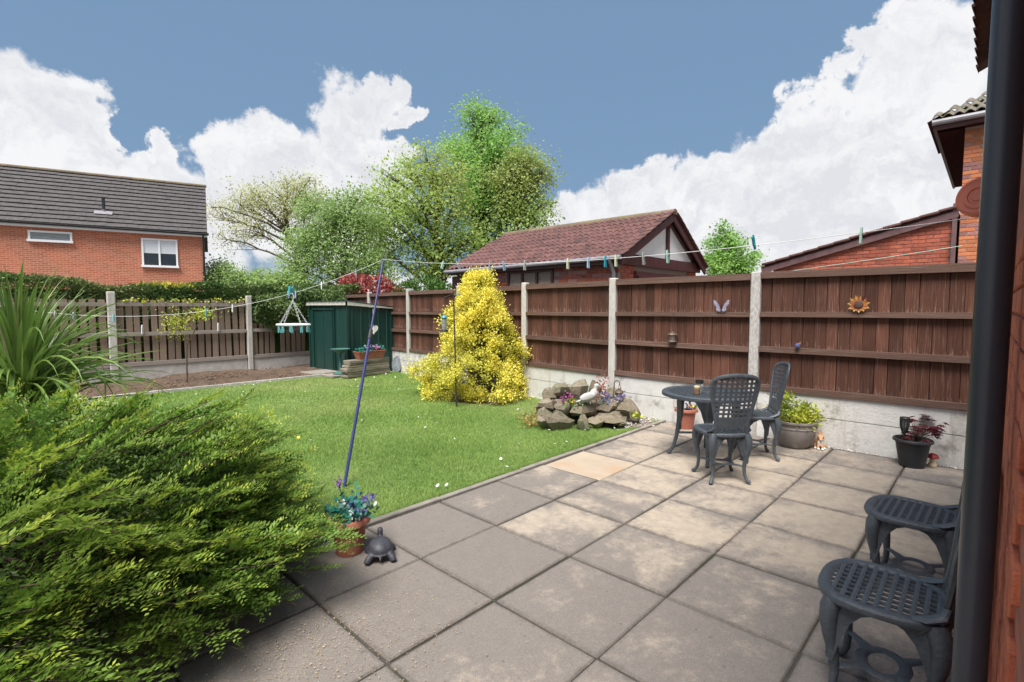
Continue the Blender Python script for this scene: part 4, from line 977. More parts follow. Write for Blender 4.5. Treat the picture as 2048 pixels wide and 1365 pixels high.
# --- strap leaved cordyline
def strap_plant():
    base = np.array([.22, 5.88, 0]); t = thing('cordyline', 'large cordyline with long arching strap leaves at the left edge', 'plant', base); V = []; F = []; V2 = []; F2 = []
    n = 460
    for k in range(n):
        a = rng.uniform(0, 2 * math.pi); el = R(rng.uniform(5, 88)) if k > 120 else R(rng.uniform(55, 88)); L = rng.uniform(.80, 1.18) * (1.10 - .1 * el); w = rng.uniform(.020, .040)
        h0 = rng.uniform(.34, .90); droop = rng.uniform(.15, .9) * (1.25 - el / R(90)) + (.5 if rng.random() < .08 else 0)
        d = np.array([math.cos(a), math.sin(a), 0]); m = 9; P = []; p = np.array([0, 0, h0]) + d * .04; e = el
        for i in range(m):
            P.append(p.copy()); p = p + (d * math.cos(e) + np.array([0, 0, math.sin(e)])) * L / (m - 1); e -= droop * (i / m) * .9
        P = np.array(P); sd_ = np.array([-math.sin(a), math.cos(a), 0]); tw = rng.normal(0, .5)
        prof = np.array([.55, .85, 1., 1., .95, .85, .68, .42, .03]) * w / 2
        vv = V2 if rng.random() < .06 else V; ff = F2 if vv is V2 else F; o = len(vv)
        for i in range(m):
            up_ = np.cross(sd_, d); s2 = sd_ * math.cos(tw) + np.array([0, 0, 1]) * math.sin(tw) * .5
            vv.append(P[i] - s2 * prof[i] + np.array([0, 0, prof[i] * .35])); vv.append(P[i] - np.array([0, 0, prof[i] * .35])); vv.append(P[i] + s2 * prof[i] + np.array([0, 0, prof[i] * .35]))
        for i in range(m - 1):
            q = o + i * 3; ff.append((q, q + 1, q + 4, q + 3)); ff.append((q + 1, q + 2, q + 5, q + 4))
    new_obj('leaves', np_mesh('leaves', V, F, M['leaf_strap'], True), t)
    new_obj('dry_leaves', np_mesh('dry_leaves', V2, F2, M['leaf_strap_dry'], True), t)
    b = B(); b.tube([(0, 0, -.05), (.01, 0, .3), (0, .01, .92)], [.07, .06, .05], 10); b.build('trunk', M['bark'], t)
strap_plant()

# --- spreading box honeysuckle in the foreground
def honeysuckle():
    base = np.array([.20, 3.15, 0]); t = thing('spreading_shrub', 'big spreading small leaved green shrub filling the lower left foreground', 'shrub', base)
    c = np.array([.17, 3.20, .22]); nbr = 860; per = 17; ns = nbr * per
    th = rng.uniform(0, 2 * math.pi, nbr); ph = np.arccos(rng.uniform(-.16, 1, nbr)); bd = np.stack([np.sin(ph) * np.cos(th), np.sin(ph) * np.sin(th), np.cos(ph)], 1)
    lump = 1 + .10 * np.sin(bd[:, 0] * 7 + 2) * np.sin(bd[:, 1] * 6) + .07 * np.sin(bd[:, 2] * 12 + bd[:, 0] * 9) + .16 * np.clip(-bd[:, 0] * .6 + bd[:, 2] - .4, 0, 1)
    rad = np.array([1.30, 1.24, .74]) * lump[:, None] * rng.uniform(.70, 1.06, (nbr, 1)) ** .6
    right = np.array([RT[0], RT[1], 0.])
    # each plume: a flat arching branch with shoots to both sides, laid out and up to the right like the wind has combed it
    bo = unit(bd * np.array([1, 1, .55]) + right * .60 + np.array([0, 0, .30]) + rng.normal(0, .20, (nbr, 3))); bs_ = unit(np.cross(bo, np.array([0, 0, 1.]) + rng.normal(0, .28, (nbr, 3)))); bn_ = np.cross(bs_, bo)
    bL = rng.uniform(.30, .52, nbr); btip = c + bd * rad; bstart = btip - bo * bL[:, None]
    u = np.tile(np.linspace(.12, 1., per), nbr) + rng.normal(0, .03, ns); bi = np.repeat(np.arange(nbr), per); sg_ = np.tile(np.where(np.arange(per) % 2, 1., -1.), nbr) * np.where(np.tile(np.arange(per), nbr) == per - 1, .1, 1.)
    start = bstart[bi] + bo[bi] * (bL[bi] * u)[:, None] - bn_[bi] * (bL[bi] * .12 * u ** 2)[:, None]
    out = unit(bo[bi] * .80 + bs_[bi] * (sg_ * rng.uniform(.35, .75, ns))[:, None] + rng.normal(0, .10, (ns, 3)) + np.array([0, 0, .06]))
    Ls = rng.uniform(.11, .20, ns) * (1.15 - .45 * u); d = bd[bi]; m = 12; tt = np.linspace(0, 1, m)
    pts = start[:, None, :] + out[:, None, :] * (Ls[:, None] * tt)[..., None]; pts[..., 2] -= (Ls[:, None] * .16 * tt ** 2)
    side = unit(np.cross(out, bn_[bi] + rng.normal(0, .22, (ns, 3)))); nrm = np.cross(side, out)
    sgn = np.where(np.arange(m) % 2, 1., -1.)
    D = out[:, None, :] * .72 + side[:, None, :] * sgn[None, :, None] * .70 + nrm[:, None, :] * .18 + rng.normal(0, .13, (ns, m, 3))
    N = nrm[:, None, :] + rng.normal(0, .22, (ns, m, 3))
    P = pts.reshape(-1, 3); D = D.reshape(-1, 3); N = N.reshape(-1, 3)
    taper = np.tile(1.05 - .45 * tt ** 2, ns); young = np.tile(.45 + .55 * tt, ns) * np.repeat(rng.uniform(.35, 1, nbr)[bi] * (.35 + .65 * u), m) * np.repeat(np.clip(d[:, 2] * 1.6 + .35, 0, 1), m)
    s_ = .030 * taper * rng.uniform(.75, 1.2, len(P)); keep = P[:, 2] > .13 + .06 * np.sin(P[:, 0] * 9) * np.sin(P[:, 1] * 7); y = young > .52
    for nm, kk, m_ in (('foliage', keep & ~y, M['leaf_shrub']), ('young_tips', keep & y, M['leaf_shrub_tip'])):
        new_obj(nm, leaf_mesh(nm, (P - base)[kk], D[kk], N[kk], s_[kk], s_[kk] * .50, m_, .12), t)
    # older shaded leaves inside the mound
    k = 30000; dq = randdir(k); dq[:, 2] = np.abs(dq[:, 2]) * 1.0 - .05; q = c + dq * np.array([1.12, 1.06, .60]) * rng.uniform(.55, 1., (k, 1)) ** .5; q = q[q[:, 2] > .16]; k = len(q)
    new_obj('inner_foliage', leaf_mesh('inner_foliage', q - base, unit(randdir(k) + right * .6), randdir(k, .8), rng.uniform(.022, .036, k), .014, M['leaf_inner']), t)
    # stems: shoots as thin three sided tubes, plus woody branches from the crown of the plant
    sel = rng.permutation(ns)[:3200]; A = start[sel]; Bq = pts[sel, m // 2]; Cq = pts[sel, -1]; w = .0016
    VV = []; k3 = [(math.cos(a), math.sin(a)) for a in (0, 2.09, 4.19)]
    for q in (A, Bq, Cq):
        for (ca, sa) in k3: VV.append(q + side[sel] * ca * w + nrm[sel] * sa * w)
    VV = np.stack(VV, 1); o = np.arange(len(sel))[:, None] * 9; fs = []
    for i in range(2):
        for j in range(3): fs.append(np.stack([o[:, 0] + i * 3 + j, o[:, 0] + i * 3 + (j + 1) % 3, o[:, 0] + i * 3 + 3 + (j + 1) % 3, o[:, 0] + i * 3 + 3 + j], 1))
    new_obj('shoots', np_mesh('shoots', VV.reshape(-1, 3) - base, np.concatenate(fs), M['twig']), t)
    wood = B()
    for k in range(nbr): limb(wood, bstart[k] - base, btip[k] - base - bn_[k] * bL[k] * .12, .0035, .0015, .03, 5, 0, 4)
    for k in range(130):
        e = bstart[rng.integers(0, nbr)] - base
        if e[2] < .08: e[2] = .08
        limb(wood, (rng.normal(0, .12), rng.normal(0, .12), 0), e, .010, .003, .10, 8, .10, 5)
    wood.build('branch', M['twig'], t)
honeysuckle()

# --- sapling in the soil bed
def sapling():
    q = ground(374, 768); t = thing('sapling', 'thin two stemmed sapling with feathery lime tufts in the soil bed', 'sapling', (q[0], q[1], 0)); b = B()
    e1 = at(352, 645, 9.66) - q; e2 = at(405, 628, 9.66) - q; e0 = at(374, 690, 9.66) - q
    limb(b, (0, 0, 0), e0, .016, .012, .03, 6); limb(b, e0, e1, .010, .005, .06, 6); limb(b, e0, e2, .010, .005, .08, 6); b.build('stem', M['twig'], t)
    P = np.concatenate([e1 + rng.normal(0, 1, (420, 3)) * (.13, .13, .13) + (0, 0, -.03), e2 + rng.normal(0, 1, (300, 3)) * (.12, .12, .06)])
    new_obj('foliage', leaf_mesh('foliage', P, randdir(len(P), .3), randdir(len(P), 1), .055, .022, M['leaf_lime']), t)
sapling()

# ================================================================== green metal shed
def shed():
    x0, x1, y0, y1, z0, zf, zb = 5.53, 6.62, 10.12, 11.92, -.02, 1.50, 1.40
    t = thing('metal_shed', 'dark green ribbed metal shed with cream fascia in the far fence corner', 'shed', (x0, y0, 0)); w, d = x1 - x0, y1 - y0
    def ribbed(a, b, za, zb_, name, nr, par=t):
        """corrugated sheet between plan points with upright ribs"""
        a = np.array(a); b = np.array(b); L = np.linalg.norm(b - a); u = (b - a) / L; nrm = np.array([u[1], -u[0]]); s = []
        for k in range(nr):
            c = (k + .5) * L / nr
            s += [(c - L / nr * .5, 0), (c - .030, 0), (c - .018, .014), (c + .018, .014), (c + .030, 0)]
        s.append((L, 0)); V = []
        for (q, o) in s:
            p = a + u * q + nrm * o; V.append((p[0], p[1], z0)); V.append((p[0], p[1], za + (zb_ - za) * q / L))
        F = [(2 * i, 2 * i + 2, 2 * i + 3, 2 * i + 1) for i in range(len(s) - 1)]
        return B().add(V, F).build(name, M['shed_green'], par)
    ribbed((0, 0), (w, 0), zf, zb, 'side_panel', 5)
    ribbed((0, d), (0, 0), zf, zf, 'front_panel', 6)
    ribbed((w, 0), (w, d), zb, zb, 'rear_panel', 5); ribbed((w, d), (0, d), zb, zf, 'far_panel', 3)
    for (ya, yb, x) in ((.62, 1.08, -.030), (1.04, 1.50, -.022)):
        dr = B(); dr.bbox((x, (ya + yb) / 2, .70), (.012, yb - ya, 1.36), .004); dr.box((x - .008, ya + .03, .70), (.012, .04, 1.34)); dr.box((x - .008, yb - .03, .70), (.012, .04, 1.34))
        dr.build('sliding_door', M['shed_green'], t)
    fr_ = B(); fr_.box((-.035, 1.06, 1.41), (.03, 1.02, .04)); fr_.box((-.035, 1.06, .012), (.03, 1.3, .03)); fr_.box((-.026, .56, .7), (.03, .03, 1.4)); fr_.box((-.026, 1.56, .7), (.03, .03, 1.4)); fr_.build('door_frame', M['shed_green'], t)
    for (cx, cy) in ((0, 0), (w, 0), (0, d)): B().box((cx, cy, (zf if cx == 0 else zb) / 2), (.05, .05, zf if cx == 0 else zb)).build('corner_trim', M['shed_green'], t)
    fa = B(); fa.prism([(-.06, -.05, zf), (-.06, d + .05, zf), (-.06, d + .05, zf + .085), (-.06, -.05, zf + .085)], (.03, 0, 0)); fa.prism([(-.06, -.05, zf), (w + .05, -.05, zb + .02), (w + .05, -.05, zb + .045), (-.06, -.05, zf + .084)], (0, .028, 0)); fa.build('fascia', M['shed_cream'], t)
    rf_ = B(); th = math.atan2(zf - zb + .03, w); n = 10
    V = []; 
    for i in range(n * 4 + 1):
        y = -.06 + (d + .12) * i / (n * 4); q = .012 if i % 4 in (1, 2) else 0
        V += [(-.09, y, zf + .094 + q), (w + .08, y, zb + .062 + q)]
    rf_.add(V, [(2 * i, 2 * i + 1, 2 * i + 3, 2 * i + 2) for i in range(n * 4)]); rf_.build('roof', M['shed_green'], t)
shed()
for (c, s_, lab) in (((5.18, 10.75, .012), (.62, .60, .05), 'grey paving slab lying before the shed door'), ((5.30, 10.08, .008), (.58, .45, .05), 'grey paving slab beneath the bird bath')):
    tag(B().bbox(c, s_, .008, rotz(R(3))).build('stepping_slab', M['kerb']), lab, 'slab', 'slabs by the shed')
bbq = (5.30, 10.05, .034)
bb = thing('bird_bath', 'verdigris green bird bath on slender stem beside the shed', 'bird bath', bbq)
b = B(); b.lathe([(0, 0), (.15, 0), (.155, .02), (.13, .03), (.10, .05), (.05, .06), (.03, .08)], 24); autosmooth(b.build('base', M['verdigris'], bb), 50)
b = B(); b.lathe([(.028, .07), (.04, .10), (.028, .13), (.034, .16), (.022, .2), (.024, .35), (.03, .43), (.045, .47)], 14); autosmooth(b.build('stem', M['verdigris'], bb), 50)
b = B(); b.lathe([(.03, .44), (.10, .48), (.17, .51), (.205, .53), (.21, .54), (.20, .54), (.15, .52), (.0, .50)], 28); autosmooth(b.build('bowl', M['verdigris'], bb), 50)
# stacked concrete boards with trough
st = thing('board_stack', 'stack of weathered ridged concrete boards against the shed side', 'stack', (5.72, 9.72, 0), R(6))
z = 0
for (h, dx, L) in ((.06, 0, 1.10), (.05, .01, 1.08), (.09, -.02, 1.10), (.055, .0, 1.06), (.10, .02, 1.02)):
    b = B(); b.bbox((dx, 0, z + h / 2), (L, .22 + random.uniform(-.01, .02), h - .006), .008)
    if h > .08: b.box((dx, -.115, z + h * .5), (L - .02, .012, .012))
    b.build('concrete_board', M['sleeper'], st); z += h
def flower_cloud(par, name, mat, pts, size, up=.6, k=None):
    pts = np.array(pts, float); return tag(new_obj(name, leaf_mesh(name, pts, randdir(len(pts), .2), randdir(len(pts), up), size, size * .85, mat, .1), par), kind='stuff')
tr_ = thing('flower_trough', 'long terracotta trough of pansies on the stacked boards', 'planter', (5.80, 9.70, z + .001), R(6))
b = B(); L1, L2, w1, w2, h = .30, .35, .075, .10, .16
V = [(-L1, -w1, 0), (L1, -w1, 0), (L1, w1, 0), (-L1, w1, 0), (-L2, -w2, h), (L2, -w2, h), (L2, w2, h), (-L2, w2, h)]
b.add(V, [(3, 2, 1, 0), (0, 1, 5, 4), (1, 2, 6, 5), (2, 3, 7, 6), (3, 0, 4, 7)]); b.tube([(-L2, -w2, h), (L2, -w2, h), (L2, w2, h), (-L2, w2, h)], .012, 6, True); b.build('trough', M['terracotta'], tr_)
B().quad((-L2, -w2, h - .015), (L2, -w2, h - .015), (L2, w2, h - .015), (-L2, w2, h - .015)).build('compost', M['compost'], tr_)
P = np.stack([rng.uniform(-.33, .33, 420), rng.uniform(-.09, .09, 420), h + np.abs(rng.normal(0, .045, 420))], 1); flower_cloud(tr_, 'leaves', M['leaf_teal'], P, .05)
P = np.stack([rng.normal(.10, .06, 60), rng.uniform(-.09, .05, 60), h + rng.uniform(.02, .10, 60)], 1); flower_cloud(tr_, 'pink_flowers', M['petal_pink'], P, .055)
P = np.stack([rng.normal(-.05, .08, 26), rng.uniform(-.09, .05, 26), h + rng.uniform(.05, .13, 26)], 1); flower_cloud(tr_, 'white_flowers', M['petal_lavender'], P, .04)
# grey leaning slate by the fence foot
q = ground(797, 742); ls = thing('leaning_plaque', 'small grey mottled oval plaque leaning at the fence foot by the shed', 'plaque', (6.42, 9.72, 0), R(-60))
b = B(); V = [(math.cos(a) * .13, .10 - .0 + math.sin(a) * 0, .20 + math.sin(a) * .19) for a in np.linspace(0, 2 * math.pi, 18, False)]; b.prism(V, (0, .02, 0)); o = b.build('plate', mt('slate', [(.09, .11, .13), (.22, .24, .26), (.14, .10, .10)], 14, rough=.7), ls); o.rotation_euler = (R(-14), 0, 0)

# ================================================================== rockery
def stone(par, c, s_, seed, rz, tilt=0., mat='rock'):
    r = np.random.default_rng(seed); me = B(); me.ball((0, 0, 0), 1, 8, 6); V = np.array(me.v)
    pl = [unit(r.normal(0, 1, 3)) for _ in range(11)]
    for p in pl:
        h = r.uniform(.42, .78); d = V @ p; k = d > h; V[k] -= np.outer(d[k] - h, p)
    V += r.normal(0, .03, V.shape); V = V * np.array(s_) * 1.22; V = V @ rotx(tilt).T @ rotz(rz).T
    m = B(); m.v = [tuple(q) for q in V]; m.f = me.f; o = m.build('stone', M[mat], par, loc=c); autosmooth(o, 28); return o
mt('rock', [(.15, .12, .08), (.27, .22, .16), (.13, .125, .075)], 9, rough=.92, bump=.012, bscale=26, objrand=.22, fine=(50, (.32, .29, .24), .35), patch=(9, (.075, .08, .035), .55, .7))
rk = thing('rockery', 'raised rockery of rough brown stones beside the lawn and patio', 'rockery', (5.55, 3.95, 0))
c0 = np.array([5.55, 3.95, 0])
# (picture x, y of the stone centre, width px, height px, nearness)
stones = [(1118, 842, 22, 15), (1165, 848, 14, 12), (1193, 845, 15, 11), (1226, 836, 26, 10), (1092, 832, 14, 16), (1085, 815, 16, 16), (1127, 815, 18, 15), (1175, 820, 28, 11), (1213, 818, 24, 9), (1250, 818, 19, 25),
          (1150, 808, 9, 10), (1175, 808, 13, 9), (1205, 805, 13, 7), (1232, 810, 20, 14), (1098, 798, 13, 14), (1113, 785, 22, 14), (1156, 785, 22, 18), (1108, 812, 8, 9), (1190, 795, 9, 8), (1240, 842, 14, 6), (1082, 843, 9, 9), (1190, 774, 10, 12), (1225, 790, 14, 10), (1268, 826, 10, 16)]
for k, (x, y, wp, hp) in enumerate(stones):
    f = (858 - y) / 84.   # higher in the picture = further back and higher up
    dep = 6.02 + f * .75 + (x - 1160) / 1000.
    p = at(x, y, dep); s = 1.1 / FPX * dep
    p[2] = max(p[2], hp * s * .75)
    stone(rk, p - c0, (wp * s * 1.14, wp * s * .9, hp * s * 1.22), 100 + k, R(random.uniform(-80, -10)), R(random.uniform(-10, 10)))
patchy_o = B(); patchy_o.lathe([(0, .26), (.30, .25), (.42, .20), (.5, .0)], 20); o = patchy_o.build('soil_fill', M['compost'], rk, smooth=True)
def rock_flowers(x, y, dep, n, spread, mat, size, name):
    c = at(x, y, dep) - c0; return flower_cloud(rk, name, M[mat], c + rng.normal(0, 1, (n, 3)) * np.array(spread), size)
rock_flowers(1132, 797, 6.35, 40, (.06, .05, .03), 'petal_magenta', .035, 'magenta_flowers'); rock_flowers(1143, 803, 6.3, 26, (.04, .03, .02), 'petal_yellow', .03, 'yellow_flowers')
rock_flowers(1205, 778, 6.4, 150, (.06, .05, .08), 'petal_rust', .028, 'rust_sprigs'); rock_flowers(1210, 797, 6.3, 60, (.05, .04, .04), 'petal_blue', .03, 'blue_flowers')
rock_flowers(1240, 796, 6.2, 60, (.06, .05, .02), 'petal_lavender', .032, 'lilac_flowers'); rock_flowers(1120, 778, 6.6, 70, (.07, .06, .012), 'peg_mint', .025, 'mint_sedum')
rock_flowers(1150, 806, 6.25, 90, (.10, .06, .02), 'leaf_green', .03, 'leaves'); tag(rock_flowers(1062, 838, 6.25, 160, (.07, .07, .05), 'petal_gold', .03, 'bronze_heather'), kind='stuff')
rock_flowers(1273, 832, 6.15, 14, (.03, .02, .012), 'leaf_lime', .05, 'leaf_tuft')
def remeshed(o, vox, smooth=6):
    m = o.modifiers.new('remesh', 'REMESH'); m.mode = 'VOXEL'; m.voxel_size = vox; m.use_smooth_shade = True
    s = o.modifiers.new('smooth', 'SMOOTH'); s.iterations = smooth; s.factor = .5; return o
# seagull statue, facing right in the picture
q = at(1178, 803, 6.22); sg = thing('seagull_statue', 'white stone seagull statue perched on the rockery', 'statue', (q[0], q[1], q[2] - .035), R(-46.6))
b = B()   # local x = facing
b.ball((0, 0, .09), (.105, .052, .055), 14, 10, roty(R(-24))); b.ball((.06, 0, .135), (.05, .042, .06), 12, 8); b.tube([(.06, 0, .13), (.078, 0, .18), (.082, 0, .215)], [.036, .025, .025], 10); b.ball((.090, 0, .228), (.034, .026, .027), 12, 8)
b.tube([(.11, 0, .226), (.135, 0, .218), (.15, 0, .210)], [.012, .009, .004], 8); b.tube([(-.06, 0, .06), (-.13, 0, .035), (-.165, 0, .022)], [.035, .022, .008], 8, flat=[.02, .012, .006])
for s_ in (-1, 1): b.ball((-.02, s_ * .042, .095), (.10, .016, .04), 12, 8, roty(R(-20))); b.tube([(.01, s_ * .02, .06), (.015, s_ * .02, .0)], .009, 6)
remeshed(b.build('body', M['statue_white'], sg), .006)
# lantern on a crook stuck into the rockery
q = at(1223, 808, 6.42); cr = thing('lantern_crook', 'black shepherd crook hook stuck in the rockery', 'hook', q)
b = B(); a = [(0, 0, -.1), (.03 * RT[0], .03 * RT[1], .28)]; hk = [np.array([0, 0, -.12]), np.array([RT[0] * .03, RT[1] * .03, .20])]
for w in np.linspace(0, 1.15 * math.pi, 9): hk.append(np.array([RT[0], RT[1], 0]) * (.065 - .035 * math.cos(w)) + np.array([0, 0, .255 + .04 * math.sin(w)]))
b.tube(hk, .006, 6); b.build('hook', M['wire_black'], cr); hkend = q + hk[-1]
def lantern(name, label, top, s_, mat, cat='lantern'):
    t = thing(name, label, cat, (top[0], top[1], top[2] - .16 * s_))
    b = B(); b.lathe([(.0, 0), (.045, 0), (.05, .008), (.045, .018), (.0, .018)], 12); b.build('base', mat, t)
    b = B(); b.lathe([(.036, .018), (.036, .085)], 12); b.build('glass', M['clear_glass'], t)
    b = B()
    for k in range(6): a_ = k * math.pi / 3; b.box((.04 * math.cos(a_), .04 * math.sin(a_), .052), (.006, .006, .07))
    b.build('bars', mat, t)
    b = B(); b.lathe([(.0, .125), (.014, .122), (.016, .11), (.05, .092), (.056, .084), (.0, .084)], 12); b.build('cap', mat, t)
    b = B(); b.tube([(-.03, 0, .10), (-.02, 0, .145), (0, 0, .16), (.02, 0, .145), (.03, 0, .10)], .003, 5); b.build('handle', mat, t)
    t.scale = (s_, s_, s_); return t
lantern('lantern', 'bronze lantern hanging from the crook over the rockery', hkend + np.array([0, 0, .002]), 1.15, M['lantern_bronze'])
q = atX(1346, 634, 6.05); lt = lantern('lantern', 'small bronze lantern hanging on the fence boards above the table', (6.045, q[1], 1.20), 1.15, M['lantern_bronze'])
b = B(); b.tube([(0, 0, .155), (.004, 0, .32)], .0025, 5); b.build('cord', M['wire_black'], lt)

# ================================================================== cast metal chairs and table
def cabriole(out, h, big=1.):
    """leg path from the seat corner at height h; out = outward unit plan vector"""
    o = np.array([out[0], out[1], 0]); zs = np.array([1., .90, .78, .62, .45, .30, .16, .07, .02, .0]) * h
    of = np.array([.0, .022, .026, .016, .0, -.006, .0, .018, .036, .045]) * big; r = np.array([.036, .034, .030, .024, .018, .015, .013, .014, .017, .015]) * big
    P = o * of[:, None]; P[:, 2] = zs; P[-1, 2] = .006; P[-2, 2] = .016
    return P, r
def hw_seat(y): return .205 * (1 - min(1, abs((y - .005) / .205)) ** 3.4) ** (1 / 2.3) * (.97 + .35 * y)
def chair_proto():
    t = thing('cast_chair', 'chair', 'chair'); SH = .42; mat = M['metal_dark']
    ys = .005 + .205 * np.sin(np.linspace(-math.pi / 2, math.pi / 2, 30)); ol = [(hw_seat(y), y) for y in ys] + [(-hw_seat(y), y) for y in ys[::-1]]
    ol = [p for i, p in enumerate(ol) if i == 0 or (abs(p[0] - ol[i - 1][0]) + abs(p[1] - ol[i - 1][1])) > .006]
    b = B(); k = .905; b.tube([(x * k, y * k, SH - .004) for x, y in ol], .0215, 8, True, flat=.010); b.tube([(x * .99, y * .99, SH - .012) for x, y in ol], .006, 6, True, flat=.012)
    seat = autosmooth(b.build('seat', mat, t), 45)
    b = B(); lim = lambda y: max(0., hw_seat(y) * .84)
    yy = np.linspace(-.19, .19, 191)
    for x in np.linspace(-.148, .148, 9):
        ok = [y for y in yy if lim(y) > abs(x) + .004]
        if ok: b.box((x, (ok[0] + ok[-1]) / 2, SH - .004), (.0125, ok[-1] - ok[0] + .02, .007)); b.box((x, (ok[0] + ok[-1]) / 2, SH), (.0045, ok[-1] - ok[0], .0035))
    for y in np.linspace(-.150, .150, 10):
        if lim(y) > .03: b.box((0, y, SH - .002), (2 * lim(y) + .02, .0150, .007)); b.box((0, y, SH + .002), (2 * lim(y), .005, .003))
    b.build('seat_lattice', mat, seat)
    # backrest: u across, v up
    def bw(v):
        w = np.interp(v, [0, .05, .12, .25, .36, .42, .455, .480, .492, .497], [.150, .142, .150, .180, .202, .205, .190, .150, .085, .0]); return float(w)
    def bp(u, v): return (u, -.165 - .21 * v + 1.0 * u * u * min(1, v * 3 + .3), SH + v)
    vs = np.concatenate([np.linspace(0, .42, 12), np.linspace(.44, .497, 9)])
    b = B(); rimP = [bp(bw(v) - .014, v) for v in vs] + [bp(-(bw(v) - .014), v) for v in vs[::-1][1:]]
    b.tube(rimP, .017, 7, flat=.012, upv=(0, 1, 0)); back = autosmooth(b.build('backrest', mat, t), 45)
    for s_ in (-1, 1): b2 = B(); b2.tube([bp(s_ * .14, .06), (s_ * .15, -.165, SH + .03), (s_ * .162, -.12, SH + .010), (s_ * .160, -.085, SH + .002)], [.014, .020, .022, .012], 8, flat=[.012, .014, .012, .008]); autosmooth(b2.build('scroll', mat, back), 50)
    b = B(); lo = .135
    def strip(P, w):
        P = np.array(P); n = len(P); V = []; F = []; up_ = np.array([0, -.2, .98]); T = np.gradient(P, axis=0); T /= np.linalg.norm(T, axis=1)[:, None]; nr = np.array([0, .98, .2])
        for i in range(n):
            s2 = np.cross(T[i], nr); s2 /= np.linalg.norm(s2)
            for (a_, c_) in ((-1, -.004), (1, -.004), (1, .004), (-1, .004)): V.append(P[i] + s2 * a_ * w / 2 + nr * c_)
        for i in range(n - 1):
            for k_ in range(4): F.append((i * 4 + k_, i * 4 + (k_ + 1) % 4, i * 4 + 4 + (k_ + 1) % 4, i * 4 + 4 + k_))
        b.add(V, F)
    for v in np.linspace(lo, .462, 10):
        w = bw(v) - .016; strip([bp(u, v) for u in np.linspace(-w, w, 9)], .0165)
    for u in np.linspace(-.164, .164, 9):
        ok = [v for v in np.linspace(lo - .02, .49, 80) if bw(v) - .012 > abs(u)]; strip([bp(u, v) for v in np.linspace(ok[0], ok[-1], 7)], .0165)
    # plain panel and cross pattern beneath the lattice
    for (va, vb_) in ((.055, .138),):
        V = []; F = []
        for i, v in enumerate((va, vb_)):
            for u in np.linspace(-(bw(v) - .012), bw(v) - .012, 9): p = np.array(bp(u, v)); V += [p + (0, .004, 0), p - (0, .004, 0)]
        for i in range(8): a0 = 2 * i; F += [(a0, a0 + 2, 18 + a0 + 2, 18 + a0), (a0 + 1, 19 + a0, 19 + a0 + 2, a0 + 3), (a0, a0 + 1, a0 + 3, a0 + 2), (18 + a0, 20 + a0, 21 + a0, 19 + a0)]
        b.add(V, F)
    for k_ in range(7):
        u0 = -.132 + k_ * .0377; strip([bp(u0, .006), bp(u0 + .0377, .058)], .009); strip([bp(u0 + .0377, .006), bp(u0, .058)], .009)
    strip([bp(u, .005) for u in np.linspace(-.145, .145, 7)], .012)
    b.build('back_lattice', mat, back)
    cs = [(.145, .135), (-.145, .135), (.135, -.145), (-.135, -.145)]
    for (cx, cy) in cs:
        o = unit(np.array([cx, cy])); P, r = cabriole(o, SH - .012); P = P + np.array([cx, cy, 0]); b = B(); b.tube(P, r, 9)
        # carved apron wings along both seat edges
        for (dx, dy, L) in ((-np.sign(cx), 0, .135), (0, -np.sign(cy), .140)):
            e = np.array([cx, cy, 0]) + np.array([o[0], o[1], 0]) * .018; d = np.array([dx, dy, 0.])
            poly = [e + (0, 0, SH - .012), e + d * L + (0, 0, SH - .014), e + d * L * .93 + (0, 0, SH - .034), e + d * L * .66 + (0, 0, SH - .052), e + d * L * .44 + (0, 0, SH - .090), e + d * L * .27 + (0, 0, SH - .15), e + d * .012 + (0, 0, SH - .25), e + (0, 0, SH - .25)]
            nn = np.cross(d, (0, 0, 1.)); nn *= np.sign(nn @ np.array([cx, cy, 0])); b.prism([p - nn * .003 for p in poly], nn * .014)
            for q_ in (.25, .45, .65): pp_ = e + d * L * q_ + nn * .010; b.tube([pp_ + (0, 0, SH - .025), pp_ + d * .018 + (0, 0, SH - .05 + .02 * q_)], .005, 5)
        autosmooth(b.build('leg', mat, t), 50)
    b = B(); zS = .135; b.tube([(.085 * math.cos(a), .068 * math.sin(a), zS) for a in np.linspace(0, 2 * math.pi, 28, False)], .021, 6, True, flat=.007)
    for (cx, cy) in cs:
        o = unit(np.array([cx, cy])); b.tube([(o[0] * .082, o[1] * .075, zS), (cx * .72, cy * .72, zS + .004), (cx, cy, zS)], [.026, .017, .012], 6, flat=[.007, .007, .008])
    autosmooth(b.build('stretcher', mat, t), 50)
    return t
chp = chair_proto()
chairs = [((4.33, 1.63), (.70, .715), 'dark grey cast metal lattice chair with its back to the viewer at the round table'),
          ((5.20, 1.64), (-.55, .835), 'dark grey cast metal lattice chair seen side on between round table and grey pot'),
          ((3.24, .235), (0.03, 1), 'dark grey cast metal chair by the house wall, farther of the two, nearer the fence'),
          ((2.26, .235), (-.02, 1), 'dark grey cast metal chair beside the downpipe, nearest to the viewer')]
for i, (p, f, lab) in enumerate(chairs):
    o = chp if i == 0 else copy_tree(chp); o.location = (p[0], p[1], .001); o.rotation_euler = (0, 0, math.atan2(-f[0], f[1])); o['label'] = lab; o['group'] = 'cast metal garden chairs'
